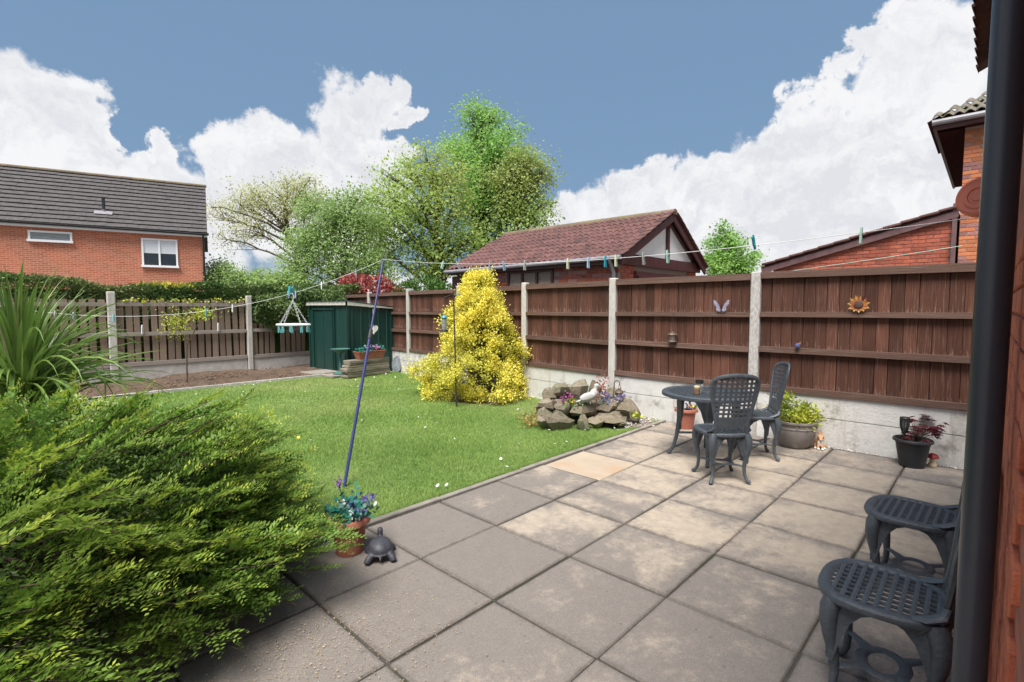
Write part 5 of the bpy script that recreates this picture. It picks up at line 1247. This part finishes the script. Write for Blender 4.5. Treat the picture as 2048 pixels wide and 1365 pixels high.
def table():
    t = thing('round_table', 'dark grey round cast metal garden table with lattice top', 'table', (4.83, 1.96, .001)); mat = M['metal_dark']; TH = .64; RR = .425
    b = B(); b.tube([(math.cos(a) * (RR - .03), math.sin(a) * (RR - .03), TH - .006) for a in np.linspace(0, 2 * math.pi, 64, False)], .032, 8, True, flat=.011)
    b.lathe([(RR - .035, TH - .010), (RR - .002, TH - .008), (RR + .002, TH - .02), (RR - .006, TH - .036), (RR - .03, TH - .036)], 64); top = autosmooth(b.build('rim', mat, t), 50)
    b = B()
    for k in range(110):
        a = 2 * math.pi * k / 110; b.box((math.cos(a) * (RR - .002), math.sin(a) * (RR - .002), TH - .020), (.010, .010, .026), rotz(a))
    b.build('edge_beading', mat, top)
    b = B(); ri = RR - .055
    for k in np.linspace(-.35, .35, 20):
        L = math.sqrt(max(0, ri * ri - k * k)) + .012; b.box((k, 0, TH - .007), (.017, 2 * L, .006)); b.box((0, k, TH - .003), (2 * L, .017, .006))
    b.lathe([(.0, TH + .001), (.05, TH + .001), (.052, TH - .01)], 20); b.build('lattice', mat, top)
    for k, ang in enumerate((112, 204, 292, 24)):
        a = R(ang); o = np.array([math.cos(a), math.sin(a), 0.]); b = B(); h = TH - .03
        zs = np.array([1., .93, .84, .70, .5, .3, .15, .06, .02, .005]) * h; rr = np.array([.235, .245, .25, .25, .262, .282, .305, .33, .352, .365]); r = np.array([.040, .040, .037, .031, .024, .019, .017, .017, .019, .016])
        P = o * rr[:, None]; P[:, 2] = zs; b.tube(P, r, 9)
        s2 = np.array([-o[1], o[0], 0])
        for sg_ in (-1, 1):
            e = o * .245; d = s2 * sg_; L = .15; poly = [e + (0, 0, h), e + d * L + (0, 0, h), e + d * L * .7 + (0, 0, h - .05), e + d * L * .45 + (0, 0, h - .12), e + d * L * .25 + (0, 0, h - .22), e + (0, 0, h - .36)]
            b.prism([p - o * .008 for p in poly], o * .018)
        autosmooth(b.build('leg', mat, t), 50)
    b = B(); b.lathe([(.22, TH - .07), (.25, TH - .07), (.25, TH - .035), (.22, TH - .035)], 40); b.build('apron', mat, t)
    for ang in (112, 204): a = R(ang); b = B(); b.tube([(math.cos(a) * .27, math.sin(a) * .27, .22), (0, 0, .24), (-math.cos(a) * .27, -math.sin(a) * .27, .22)], .012, 6); b.build('cross_brace', mat, t)
table()
q = ground(1391, 788, .645)
tj = thing('glass_jar_light', 'small clear jar with dark lid on the round table', 'jar', (4.72, 2.00, .6445))
b = B(); b.lathe([(.0, 0), (.032, 0), (.034, .01), (.034, .085), (.026, .09)], 16); autosmooth(b.build('jar', M['clear_glass'], tj)); b = B(); b.lathe([(.034, .088), (.036, .09), (.036, .122), (.0, .124)], 16); autosmooth(b.build('lid', M['black'], tj))
ts = thing('spice_jar', 'short jar of brown grains with pale lid on the round table', 'jar', (4.63, 1.985, .6445))
b = B(); b.lathe([(.0, 0), (.028, 0), (.029, .005), (.029, .056), (.024, .06)], 16); autosmooth(b.build('jar', M['rust'], ts)); b = B(); b.lathe([(.026, .058), (.027, .06), (.027, .074), (.0, .075)], 16); autosmooth(b.build('lid', M['cream'], ts))

# ================================================================== pots and ornaments
def pot(name, label, loc, prof, mat, soil_r, soil_z, cat='plant pot'):
    t = thing(name, label, cat, loc); b = B(); b.lathe(prof, 36); autosmooth(b.build('pot', mat, t), 40)
    b = B(); b.lathe([(0, soil_z + .01), (soil_r, soil_z)], 24); b.build('compost', M['compost'], t); return t
def std(r0, r1, h, rim=.018, rh=.04):
    return [(0, .0), (r0, 0), (r0 + (r1 - r0) * .8, h - rh), (r1 - .004, h - rh), (r1 + rim, h - rh + .006), (r1 + rim, h - .008), (r1 + rim - .006, h), (r1 - .004, h), (r1 - .01, h - .03), (r1 - .02, h * .6)]
# terracotta pot of blue flowers in front, half under the shrub
fp = pot('flower_pot', 'terracotta pot of blue and teal flowers at the lawn corner, half under the shrub', (1.475, 2.735, .001), std(.080, .106, .215), M['terracotta'], .10, .185)
P = np.stack([rng.normal(0, .065, 260), rng.normal(0, .065, 260), .22 + np.abs(rng.normal(0, .045, 260))], 1); flower_cloud(fp, 'leaves', M['leaf_teal'], P, .035)
c_ = np.concatenate([np.array([x, y, z]) + rng.normal(0, .016, (22, 3)) for x, y, z in ((.06, -.05, .27), (.08, 0, .25), (.10, -.06, .31), (.05, .03, .28), (.02, -.09, .25), (.11, .0, .29), (.0, -.03, .29))]); flower_cloud(fp, 'blue_flowers', M['petal_violet'], c_, .022)
c_ = np.concatenate([np.array([x, y, z]) + rng.normal(0, .010, (14, 3)) for x, y, z in ((-.03, -.08, .26), (-.01, .02, .31), (-.06, -.02, .30), (.0, -.11, .24))]); flower_cloud(fp, 'pale_flowers', M['petal_white'], c_, .020)
b = B(); tip_ = np.array([-.02, .07, .40]); b.tube([(0, .02, .2), tip_ * .9, tip_], .003, 5); b.build('stalk', M['leaf_green'], fp); flower_cloud(fp, 'lavender_spike', M['petal_purple'], tip_ + rng.normal(0, 1, (40, 3)) * (.008, .008, .018), .016)
# tortoise
tt_ = thing('tortoise_ornament', 'dark stone tortoise ornament beside the front flower pot', 'ornament', (1.56, 2.535, .001), R(58)); b = B()   # local x = facing
b.ball((0, 0, .075), (.105, .085, .065), 18, 12); b.ball((0, 0, .055), (.115, .095, .022), 16, 8); b.tube([(.09, 0, .07), (.125, 0, .10), (.135, 0, .125)], [.022, .020, .022], 10); b.ball((.145, 0, .135), (.030, .022, .022), 12, 8)
for sx, sy in ((1, 1), (1, -1), (-1, 1), (-1, -1)): b.tube([(sx * .065, sy * .06, .05), (sx * .088, sy * .085, .025), (sx * .10, sy * .092, .008)], [.026, .024, .022], 10)
tt_.scale = (.82, .82, .82); b.tube([(-.10, 0, .05), (-.135, 0, .03)], [.012, .004], 8); body = remeshed(b.build('body', M['tortoise'], tt_), .0055, 4)
b = B()
for k in range(6):
    a = k * math.pi / 3; b.tube([(.04 * math.cos(a), .033 * math.sin(a), .1345), (.103 * math.cos(a), .083 * math.sin(a), .075)], .0028, 5)
b.tube([(.04 * math.cos(a), .033 * math.sin(a), .1345) for a in np.linspace(0, 2 * math.pi, 6, False)], .0028, 5, True); b.tube([(.085 * math.cos(a), .069 * math.sin(a), .108) for a in np.linspace(0, 2 * math.pi, 24, False)], .0025, 5, True); b.build('shell_ridges', M['tortoise'], tt_)
# terracotta pot behind the table
bp_ = pot('flower_pot', 'terracotta pot of pansies at the fence foot behind the round table', (5.84, 2.63, .001), std(.085, .118, .24), M['terracotta'], .11, .21)
for m_, dx in (('petal_yellow', -.05), ('petal_violet', .0), ('petal_white', -.02), ('petal_purple', .03), ('petal_yellow', .05)): flower_cloud(bp_, m_.split('_')[1] + '_flowers', M[m_], np.array([dx * RT[0] - .04, dx * RT[1] - .02, .255]) + rng.normal(0, .018, (16, 3)), .035)
P = np.stack([rng.normal(0, .05, 90), rng.normal(0, .05, 90), .22 + np.abs(rng.normal(0, .02, 90))], 1); flower_cloud(bp_, 'leaves', M['leaf_green'], P, .04)
def torch(loc, label, s_=1.):
    t = thing('solar_torch', label, 'solar light', loc); b = B(); b.tube([(0, 0, -.05), (0, 0, .07)], .010, 8); b.lathe([(.010, .07), (.018, .09), (.033, .16), (.036, .20)], 14); 
    o = B(); 
    for k in range(10): a = 2 * math.pi * k / 10; o.tube([(.016 * math.cos(a), .016 * math.sin(a), .085), (.034 * math.cos(a), .034 * math.sin(a), .15), (.036 * math.cos(a), .036 * math.sin(a), .205)], .0035, 4)
    for z_ in (.11, .13, .15, .17, .19): r_ = np.interp(z_, [.085, .15, .205], [.016, .034, .036]); o.tube([(r_ * math.cos(a), r_ * math.sin(a), z_) for a in np.linspace(0, 2 * math.pi, 14, False)], .003, 4, True)
    o.build('cage', M['black'], t); b2 = B(); b2.tube([(0, 0, -.05), (0, 0, .085)], .010, 8); b2.build('spike', M['black'], t)
    b3 = B(); b3.lathe([(.013, .088), (.028, .15), (.030, .204)], 12); b3.build('diffuser', M['frosted'], t); b4 = B(); b4.lathe([(.0, .232), (.034, .23), (.040, .222), (.040, .204), (.0, .204)], 16); b4.build('cap', M['black'], t); t.scale = (s_,) * 3; return t
torch((5.875, 2.60, .235), 'black solar torch in the terracotta pot behind the table', .95)
# grey pot with lime bush
gp_ = pot('grey_pot', 'wide grey rounded pot with lime green bush beside the round table', (5.85, 1.45, .001),
          [(0, 0), (.12, 0), (.13, .01), (.165, .06), (.19, .13), (.195, .18), (.195, .20), (.200, .205), (.200, .215), (.195, .22), (.200, .255), (.212, .262), (.212, .28), (.20, .284), (.19, .275), (.185, .2)], M['pot_grey'], .185, .24)
st_ = B(); Ps = []
for (dx, dd_, h, r_, n) in ((-.10, .0, .50, .055, 150), (-.13, .02, .40, .08, 240), (-.05, -.03, .36, .09, 240), (-.14, 0, .32, .07, 170), (.10, .0, .42, .035, 70), (.07, -.04, .34, .085, 260), (.15, -.02, .33, .075, 220), (.0, -.10, .30, .08, 220), (.12, -.08, .28, .06, 150)):
    c_ = np.array([RT[0] * dx + FW[0] * dd_, RT[1] * dx + FW[1] * dd_, h]); limb(st_, (0, 0, .2), c_, .007, .003, .08, 6); Ps.append(c_ + rng.normal(0, 1, (n, 3)) * r_ * np.array([.75, .75, .6]))
st_.build('stem', M['twig'], gp_); P = np.concatenate(Ps); n = len(P); new_obj('foliage', leaf_mesh('foliage', P, randdir(n, .8), randdir(n, .6), rng.uniform(.035, .06, n), .016, M['leaf_lime']), gp_)
# rabbit
rb_ = thing('rabbit_ornament', 'small brown and white rabbit ornament beside the grey pot', 'ornament', (5.93, 1.235, .001), R(180 + 10)); b = B()
b.ball((0, .03, .055), (.045, .06, .05), 14, 10); b.ball((0, -.035, .075), (.033, .032, .05), 12, 8); b.ball((0, -.055, .125), (.031, .036, .030), 14, 10); b.ball((0, -.083, .115), (.017, .015, .014), 10, 8)
for s_ in (-1, 1):
    b.tube([(s_ * .014, -.045, .145), (s_ * .018, -.036, .175), (s_ * .024, -.03, .20)], [.010, .013, .004], 8, flat=[.007, .008, .003]); b.tube([(s_ * .018, -.055, .06), (s_ * .02, -.075, .012)], .012, 8); b.ball((s_ * .038, .02, .03), (.018, .04, .028), 10, 8); b.ball((s_ * .038, -.02, .01), (.013, .025, .010), 8, 6)
b.ball((0, .095, .05), (.018, .018, .018), 8, 6); remeshed(b.build('body', M['rabbit_tan'], rb_), .005, 4); rb_.rotation_euler = (0, 0, R(-70))
b = B(); b.ball((0, -.062, .075), (.026, .012, .040), 10, 8); b.ball((0, -.093, .112), (.012, .008, .009), 8, 6)
for s_ in (-1, 1): b.ball((s_ * .018, -.08, .012), (.014, .016, .012), 8, 6); b.ball((s_ * .04, -.035, .012), (.015, .016, .012), 8, 6)
b.build('white_fur', M['rabbit_white'], rb_); b = B()
for s_ in (-1, 1): b.ball((s_ * .022, -.078, .133), (.006, .006, .007), 8, 6)
b.ball((0, -.099, .118), (.004, .003, .003), 6, 5); b.build('eyes', M['black'], rb_)
# black pot with acer
ap = pot('black_pot', 'black plastic pot with small red acer near the downpipe', (5.86, .475, .001), std(.095, .140, .255, .012, .03), M['pot_black'], .132, .215)
st_ = B(); P = []; D = []
for k in range(58):
    a = rng.uniform(0, 6.28); e = np.array([.05 * RT[0] + .11 * math.cos(a), .05 * RT[1] + .11 * math.sin(a), rng.uniform(.27, .46)]); e[:2] += RT[:2] * .10 * (e[2] - .27) / .2
    limb(st_, (RT[0] * .03, RT[1] * .03, .21 + .08 * rng.random()), e, .0018, .0008, .08, 5, .05, 4)
    ax = unit(np.array([math.cos(a), math.sin(a), -.25])); sd_ = unit(np.cross(ax, (0, 0, 1)))
    for w in (-1.1, -.55, 0, .55, 1.1): P.append(e); D.append(ax * math.cos(w) + sd_ * math.sin(w) + np.array([0, 0, -.15]))
st_.build('stem', M['twig'], ap); n = len(P); new_obj('foliage', leaf_mesh('foliage', np.array(P), np.array(D), unit(np.array([0, 0, 1.]) + rng.normal(0, .25, (n, 3))), .058, .019, M['leaf_acer']), ap)
qq = np.array([5.80, .535, .225]); torch(qq, 'black solar torch standing in the black acer pot', 1.0)
ms = thing('toadstool_ornament', 'tiny red capped toadstool ornament beside the black pot', 'ornament', (5.975, .335, .001)); b = B(); b.lathe([(0, 0), (.032, 0), (.034, .01), (.022, .05), (.020, .085)], 14); autosmooth(b.build('stalk', M['cream'], ms)); b = B(); b.lathe([(.0, .082), (.046, .078), (.048, .086), (.036, .108), (.016, .12), (.0, .123)], 16); autosmooth(b.build('cap', M['red_cap'], ms)); b = B()
for a, r_ in ((0, .03), (1.5, .028), (2.8, .032), (4.3, .03), (5.3, .02)): b.ball((r_ * math.cos(a), r_ * math.sin(a), .108 - r_ * .15), .006, 6, 5)
b.build('spots', M['white_paint'], ms)

# ================================================================== ornaments on the fence
q = atX(1443, 621, 6.07); bf_ = thing('butterfly_ornament', 'blue grey metal butterfly on the fence rail left of the post', 'ornament', (6.058, q[1], 1.408))
for s_ in (-1, 1):
    b = B(); yy_ = lambda u: -s_ * u
    b.prism([(0, yy_(.004), .01), (0, yy_(.035), .085), (0, yy_(.075), .135), (0, yy_(.095), .130), (0, yy_(.085), .085), (0, yy_(.055), .05), (0, yy_(.060), .02), (0, yy_(.035), .0)], (.004, 0, 0)); b.build('wing', M['butterfly'] if 'butterfly' in M else mt('butterfly', [(.14, .16, .28), (.42, .40, .48), (.30, .20, .22)], 60, rough=.4, detail=3), bf_)
b = B(); b.tube([(-.004, 0, 0), (-.004, 0, .075)], .006, 6); b.tube([(-.004, 0, .07), (-.004, .015, .10)], .0015, 4); b.tube([(-.004, 0, .07), (-.004, -.015, .10)], .0015, 4); b.build('body', M['wire_black'], bf_)
q = atX(1718, 607, 6.07); sfl = thing('sunflower_ornament', 'orange metal sunflower on the fence rail of the nearest panel', 'ornament', (6.060, q[1], 1.485))
b = B(); b2 = B()
for k in range(22):
    a = 2 * math.pi * k / 22 + .1; d = np.array([0, math.cos(a), math.sin(a)]); s2 = np.array([0, -math.sin(a), math.cos(a)]); L = .080 if k % 2 else .098; bb_ = b if k % 2 else b2; x_ = -.004 if k % 2 else 0
    if d[2] < -.8: L *= .85
    bb_.prism([np.array([x_, 0, 0]) + d * .03 - s2 * .010, np.array([x_, 0, 0]) + d * L * .7 - s2 * .014, np.array([x_ - .008, 0, 0]) + d * L, np.array([x_, 0, 0]) + d * L * .7 + s2 * .014, np.array([x_, 0, 0]) + d * .03 + s2 * .010], (.003, 0, 0))
b.build('orange_petals', M['petal_orange'], sfl); b2.build('yellow_petals', mt('petal_amber', [(.42, .24, .06), (.54, .36, .11)], 40, rough=.5), sfl); b = B(); b.ball((-.006, 0, 0), (.012, .042, .042), 16, 8); b.build('seed_head', mt('seed', [(.06, .03, .025), (.12, .06, .04)], 150, rough=.8, bump=.003), sfl)
b = B()
for s_ in (-1, 1): b.prism([(-.012, -.055, .06), (-.012, -.055 + s_ * .03, .10), (-.012, -.055 + s_ * .035, .07), (-.012, -.055 + s_ * .022, .045)][::s_], (.003, 0, 0))
b.build('butterfly_wings', M['leaf_acer'], sfl)
q = atX(1596, 692, 6.07); lb_ = thing('ladybird_ornament', 'tiny blue metal bug on the lower rail of the nearest panel', 'ornament', (6.05, q[1], 1.045)); b = B(); b.ball((0, 0, 0), (.016, .026, .028), 12, 8); b.build('shell', M['petal_blue'], lb_); b = B(); b.ball((0, -.02, .022), (.010, .012, .012), 8, 6)
for s_ in (-1, 1): b.tube([(0, -.02, .03), (0, -.035, .045 + s_ * .006)], .0015, 4)
b.build('head', M['rust'], lb_)
# bird feeder pole in front of the golden bush
q = ground(913, 812); fpole = thing('feeder_pole', 'thin black bird feeder pole in front of the golden bush', 'pole', q)
dep = float((q - EYE) @ FW); tp = at(907, 583, dep) - q
b = B(); b.tube([(0, 0, -.05), tp * .5, tp], .010, 8); b.build('pole', M['wire_black'], fpole)
h1 = at(888, 600, dep * .99) - q; h2 = at(926, 588, dep) - q
b = B(); b.tube([tp + (0, 0, -.04), lerp(tp, h1, .5) + (0, 0, .0), h1 + (0, 0, .03), h1 + (0, 0, -.01)], .006, 6); b.tube([tp + (0, 0, -.06), lerp(tp, h2, .6) + (0, 0, -.03), h2], .006, 6); b.build('hook', M['wire_black'], fpole)
fq = q + h1 + np.array([0, 0, -.01]); fd = thing('bird_feeder', 'tubular bird feeder with teal lid hanging from the pole', 'bird feeder', (fq[0], fq[1], fq[2] - .46))
b = B(); b.lathe([(0, 0), (.05, 0), (.055, .012), (.05, .03), (.04, .035)], 14); b.build('tray', M['wire_black'], fd); b = B(); b.lathe([(.036, .03), (.036, .20)], 14); b.build('tube', M['frosted'], fd); b = B(); b.lathe([(.045, .20), (.047, .21), (.03, .235), (.0, .245)], 14); b.build('lid', M['peg_teal'], fd); b = B(); b.tube([(0, 0, .24), (0, 0, .46)], .003, 5); b.build('wire', M['wire_black'], fd)

# ================================================================== washing line, prop, reel, pegs
PB = ground(688, 970); PT = at(767, 519, 5.02)
pp_ = thing('line_prop', 'tall blue metal clothes line prop leaning on the lawn', 'clothes prop', PB)
d = PT - PB; b = B(); b.tube([(0, 0, -.03), d * .62], .0135, 10); b.build('lower_tube', M['prop_blue'], pp_); b = B(); b.tube([d * .58 + (0, 0, 0), d * .985], .0105, 10); b.build('upper_tube', M['prop_blue'], pp_)
b = B(); b.tube([d * .605, d * .645], .019, 10); b.bbox(d * .655 + np.array([-.012, .01, 0]), (.014, .014, .06), .003); b.build('clamp', M['wire_black'], pp_); b = B(); s2 = RT * .013
b.tube([d * .98 - s2 * .2, d * .985 - s2, d * 1.012 - s2], .005, 6); b.tube([d * .98 + s2 * .2, d * .985 + s2, d * 1.012 + s2], .005, 6); b.build('fork', M['wire_black'], pp_)
hq = PB + d * .44 ; hrt = thing('heart_ornament', 'cream heart ornament hanging on the blue prop', 'ornament', hq + RT * .012 - FW * .03)
zt = (614.5 - 658) / FPX * 5.0 + 1.46; hrt.location = at(747, 659, 4.80); b = B(); poly = []
for a in np.linspace(0, 2 * math.pi, 28, False):
    x = 16 * math.sin(a) ** 3; y = 13 * math.cos(a) - 5 * math.cos(2 * a) - 2 * math.cos(3 * a) - math.cos(4 * a); poly.append(RT * x * .0026 + np.array([0, 0, y * .0030]))
b.prism(poly, np.array([FW[0], FW[1], 0]) * .014); b.build('heart', M['heart_white'], hrt); b = B(); b.tube([(0, 0, .012), (-RT[0] * .006, -RT[1] * .006, .10), RT * -.0 + np.array([0, 0, .19])], .0018, 5); b.build('string', M['line_white'], hrt)
RL = at(1962, 395, 1.95)
rl = thing('line_reel', 'round terracotta coloured washing line reel on the house wall beside the downpipe', 'line reel', RL)
ax = unit(np.array([-.93, .34, .10])); u1 = unit(np.cross(ax, (0, 0, 1.))); u2 = np.cross(u1, ax)
def disc_lathe(prof, n=32):
    V = []; F = []
    for (r, h) in prof:
        for k in range(n): w = 2 * math.pi * k / n; V.append(u1 * r * math.cos(w) + u2 * r * math.sin(w) + ax * h)
    for i in range(len(prof) - 1):
        for k in range(n): F.append((i * n + k, i * n + (k + 1) % n, (i + 1) * n + (k + 1) % n, (i + 1) * n + k))
    return B().add(V, F)
autosmooth(disc_lathe([(.0, .030), (.018, .030), (.020, .026), (.030, .026), (.032, .030), (.046, .030), (.048, .026), (.058, .026), (.062, .028), (.070, .024), (.075, .014), (.075, -.014), (.066, -.028), (.0, -.03)]).build('drum', mt('reel_red', [(.50, .13, .075), (.60, .18, .11)], 10, rough=.5), rl), 30)
b = B(); b.box(ax * -.045 + np.array([.0, -.02, 0]), (.03, .08, .03)); b.box(np.array([.03, -.045, 0]) , (.06, .04, .10)); b.build('bracket', M['terracotta'], rl)
L0 = at(1936, 437, 1.93); LE = np.array([-.62, 6.55, 1.74])
def sagline(a, b_, mid, n=40):
    """parabola through a and b_ whose height at parameter mid[0] is mid[1]"""
    t = np.linspace(0, 1, n); P = lerp(a, b_, 0) + (np.array(b_) - np.array(a)) * t[:, None]; tm, zm = mid; z_lin = a[2] + (b_[2] - a[2]) * tm
    k = (zm - z_lin) / (tm * (1 - tm)); P[:, 2] += k * t * (1 - t); return P
LP1 = sagline(L0, PT, (.42, 1.757)); LP2 = sagline(PT, LE, (.62, 1.385))
wl_ = thing('washing_line', 'white washing line strung from the reel over the blue prop to the left', 'washing line', L0)
b = B(); b.tube(LP1 - L0, .0016, 6); b.build('line', M['line_white'], wl_); b = B(); b.tube(LP2 - L0, .0017, 6); b.build('line', M['line_white'], wl_)
def on_line(x):
    best = None
    for P in (LP1, LP2):
        for i in range(len(P) - 1):
            xs_ = []
            for q in (P[i], P[i + 1]):
                v = q - EYE; z_ = v @ FW; xs_.append(1024 + FPX * (v @ RT) / z_ if z_ > .05 else 1e9)
            if min(xs_) <= x <= max(xs_) and abs(xs_[1] - xs_[0]) > 1e-6:
                t = (x - xs_[0]) / (xs_[1] - xs_[0]); dr_ = P[i + 1] - P[i]; return P[i] + dr_ * t, dr_
    return PT, np.array([1., 0, 0])
def peg_mesh(mat):
    b = B()
    for s_ in (-1, 1):
        b.prism([(-.004, s_ * .001, .022), (-.004, s_ * .005, .024), (-.004, s_ * .009, .0), (-.004, s_ * .011, -.052), (-.004, s_ * .005, -.055), (-.004, s_ * .002, -.01)][::s_], (.009, 0, 0))
    b.tube([(-.006, 0, -.004), (.007, 0, -.004)], .006, 8); return b.mesh('peg', mat)
PEGM = {}
def peg(x, col, label, roll=0., s_=1., pos=None, group='pegs on the washing line'):
    if col not in PEGM: PEGM[col] = peg_mesh(M['peg_' + col])
    if pos is None: p, d_ = on_line(x)
    else: p, d_ = np.array(pos, float), np.array([RT[0], RT[1], 0])
    o = new_obj('clothes_peg', PEGM[col], None, tuple(p), (roll, 0, math.atan2(d_[1], d_[0]))); o.scale = (s_,) * 3
    return tag(o, label, 'clothes peg', group)
for (x, c, r_, lab) in [(712, 'ice', -.2, 'pale blue peg on the line just left of the prop'), (643, 'white', .2, 'white peg on the line halfway between the prop and the peg hanger'), (465, 'white', .1, 'white peg on the line just left of the tall fence post'), (412, 'cyan', .0, 'cyan peg on the line above the sapling tuft'),
                        (227, 'aqua', .0, 'aqua peg on the line in front of the thick pale fence post'), (147, 'ice', .0, 'pale blue peg among the cordyline leaf tips, nearest the post'), (110, 'white', .1, 'white peg among the cordyline leaves'), (88, 'stone', .0, 'grey peg deepest among the cordyline leaves'),
                        (886, 'mint', .3, 'mint peg on the line left of the garage gutter end'), (915, 'ice', -.5, 'tilted pale peg on the line at the end of the garage gutter'), (980, 'stone', .0, 'grey peg on the line above the golden bush top'), (1007, 'sky', -.25, 'light blue peg on the line right of the golden bush top'),
                        (1050, 'stone', .05, 'grey peg on the line above the fence post beside the golden bush'), (1136, 'lemon', .0, 'lemon peg on the line, leftmost of four at the garage gutter'), (1177, 'sky', .0, 'light blue peg on the line beside a teal one'), (1211, 'teal', .0, 'teal peg on the line before the garage eave'),
                        (1232, 'lemon', -.05, 'lemon peg on the line above the garage downpipe'), (1287, 'stone', -.2, 'grey peg on the line before the left white gable triangle'), (1335, 'mint', -.2, 'mint peg on the line before the right white gable triangle'), (1509, 'cyan', 2.6, 'cyan peg sticking up from the line beside the young tree'), (1723, 'mint', .05, 'mint peg on the line before the lean-to garage roof')]:
    peg(x, c, lab, r_, .92)
for (x, y, lab) in ((285, 660, 'white peg clipped to the left of the sapling on the middle fence rail'), (437, 655, 'white peg clipped right of the sapling on the middle fence rail')):
    q = atY(x, y, 12.46); peg(0, 'white', lab, 0, 2.4, (q[0], 12.475, q[2] + .04), 'pegs on the fence rail')
# round peg hanger
p, d_ = on_line(585); hg = thing('peg_hanger', 'round white peg hanger with teal pegs hanging from the line', 'peg hanger', p)
b = B(); b.tube([(0, 0, .0), (.012 * RT[0], .012 * RT[1], -.04), (0, 0, -.07)], .004, 6); b.build('hook', M['peg_white'], hg)
b = B(); zr = -.30; hx, hy = .150, .105
V = []; 
b.tube([(RT * hx * math.cos(a) + np.array([FW[0], FW[1], 0]) * hy * math.sin(a)) + np.array([0, 0, zr]) for a in np.linspace(0, 2 * math.pi, 28, False)], .012, 6, True, flat=.012)
b.box((0, 0, zr), (.27, .02, .014), rotz(-AZ)); b.box((0, 0, zr + .001), (.02, .19, .014), rotz(-AZ)); b.build('ring', M['white_paint'], hg)
chm = B(); chm.tube([(.007 * math.cos(a), 0, .010 * math.sin(a)) for a in np.linspace(0, 2 * math.pi, 8, False)], .0018, 4, True, upv=(0, 1, 0)); 
for a in (.5, 2.64, 3.9, 5.6):
    e = RT * hx * .85 * math.cos(a) + np.array([FW[0], FW[1], 0]) * hy * math.sin(a) + np.array([0, 0, zr + .01]); s0 = np.array([0, 0, -.07]); b = B(); m = 15
    for k in range(m):
        c_ = lerp(s0, e, (k + .5) / m); ww = rotz(k % 2 * 1.57 - AZ); dv_ = unit(e - s0)
        rm = np.array(Vector(dv_).to_track_quat('Z', 'Y').to_matrix()); V = np.array(chm.v) @ ww.T @ rm.T + c_; b.add(V, chm.f)
    b.build('chain', M['peg_white'], hg)
pm = peg_mesh(M['peg_aqua'])
for k, a in enumerate((.0, .75, 1.3, 2.1, 2.6, 3.14, 3.9, 4.3, 4.9, 5.5)):
    e = RT * hx * .97 * math.cos(a) + np.array([FW[0], FW[1], 0]) * hy * math.sin(a) + np.array([0, 0, zr - .020]); o = new_obj('hanging_peg', pm, hg, tuple(e), (random.uniform(-.1, .1), 0, random.uniform(0, 3))); o.scale = (1.0,) * 3
for (dx, c, lab, rr_) in ((-.03, 'cyan', 'cyan peg pointing up left on the line above the peg hanger', 3.0), (.012, 'cyan', 'cyan peg pointing up right on the line above the peg hanger', -2.75), (.03, 'lilac', 'lilac peg hanging on the line beside the peg hanger hook', -.15), (-.042, 'lilac', 'lilac peg left of the peg hanger hook', .2)):
    peg(585, c, lab, rr_, 1.2 if c == 'cyan' else .9, p + RT * dx)
# thin green line on the neighbour's side
nl0, nl1 = atX(1500, 553, 7.2), atX(1925, 492, 7.2); nl = thing('neighbour_line', 'thin pale green cord sagging behind the fence before the lean-to garage', 'cord', nl0)
b = B(); Pn = sagline(nl0, nl1, (.5, (nl0[2] + nl1[2]) / 2 - .01)); b.tube(Pn - nl0, .0035, 5); b.build('cord', M['peg_mint'], nl)
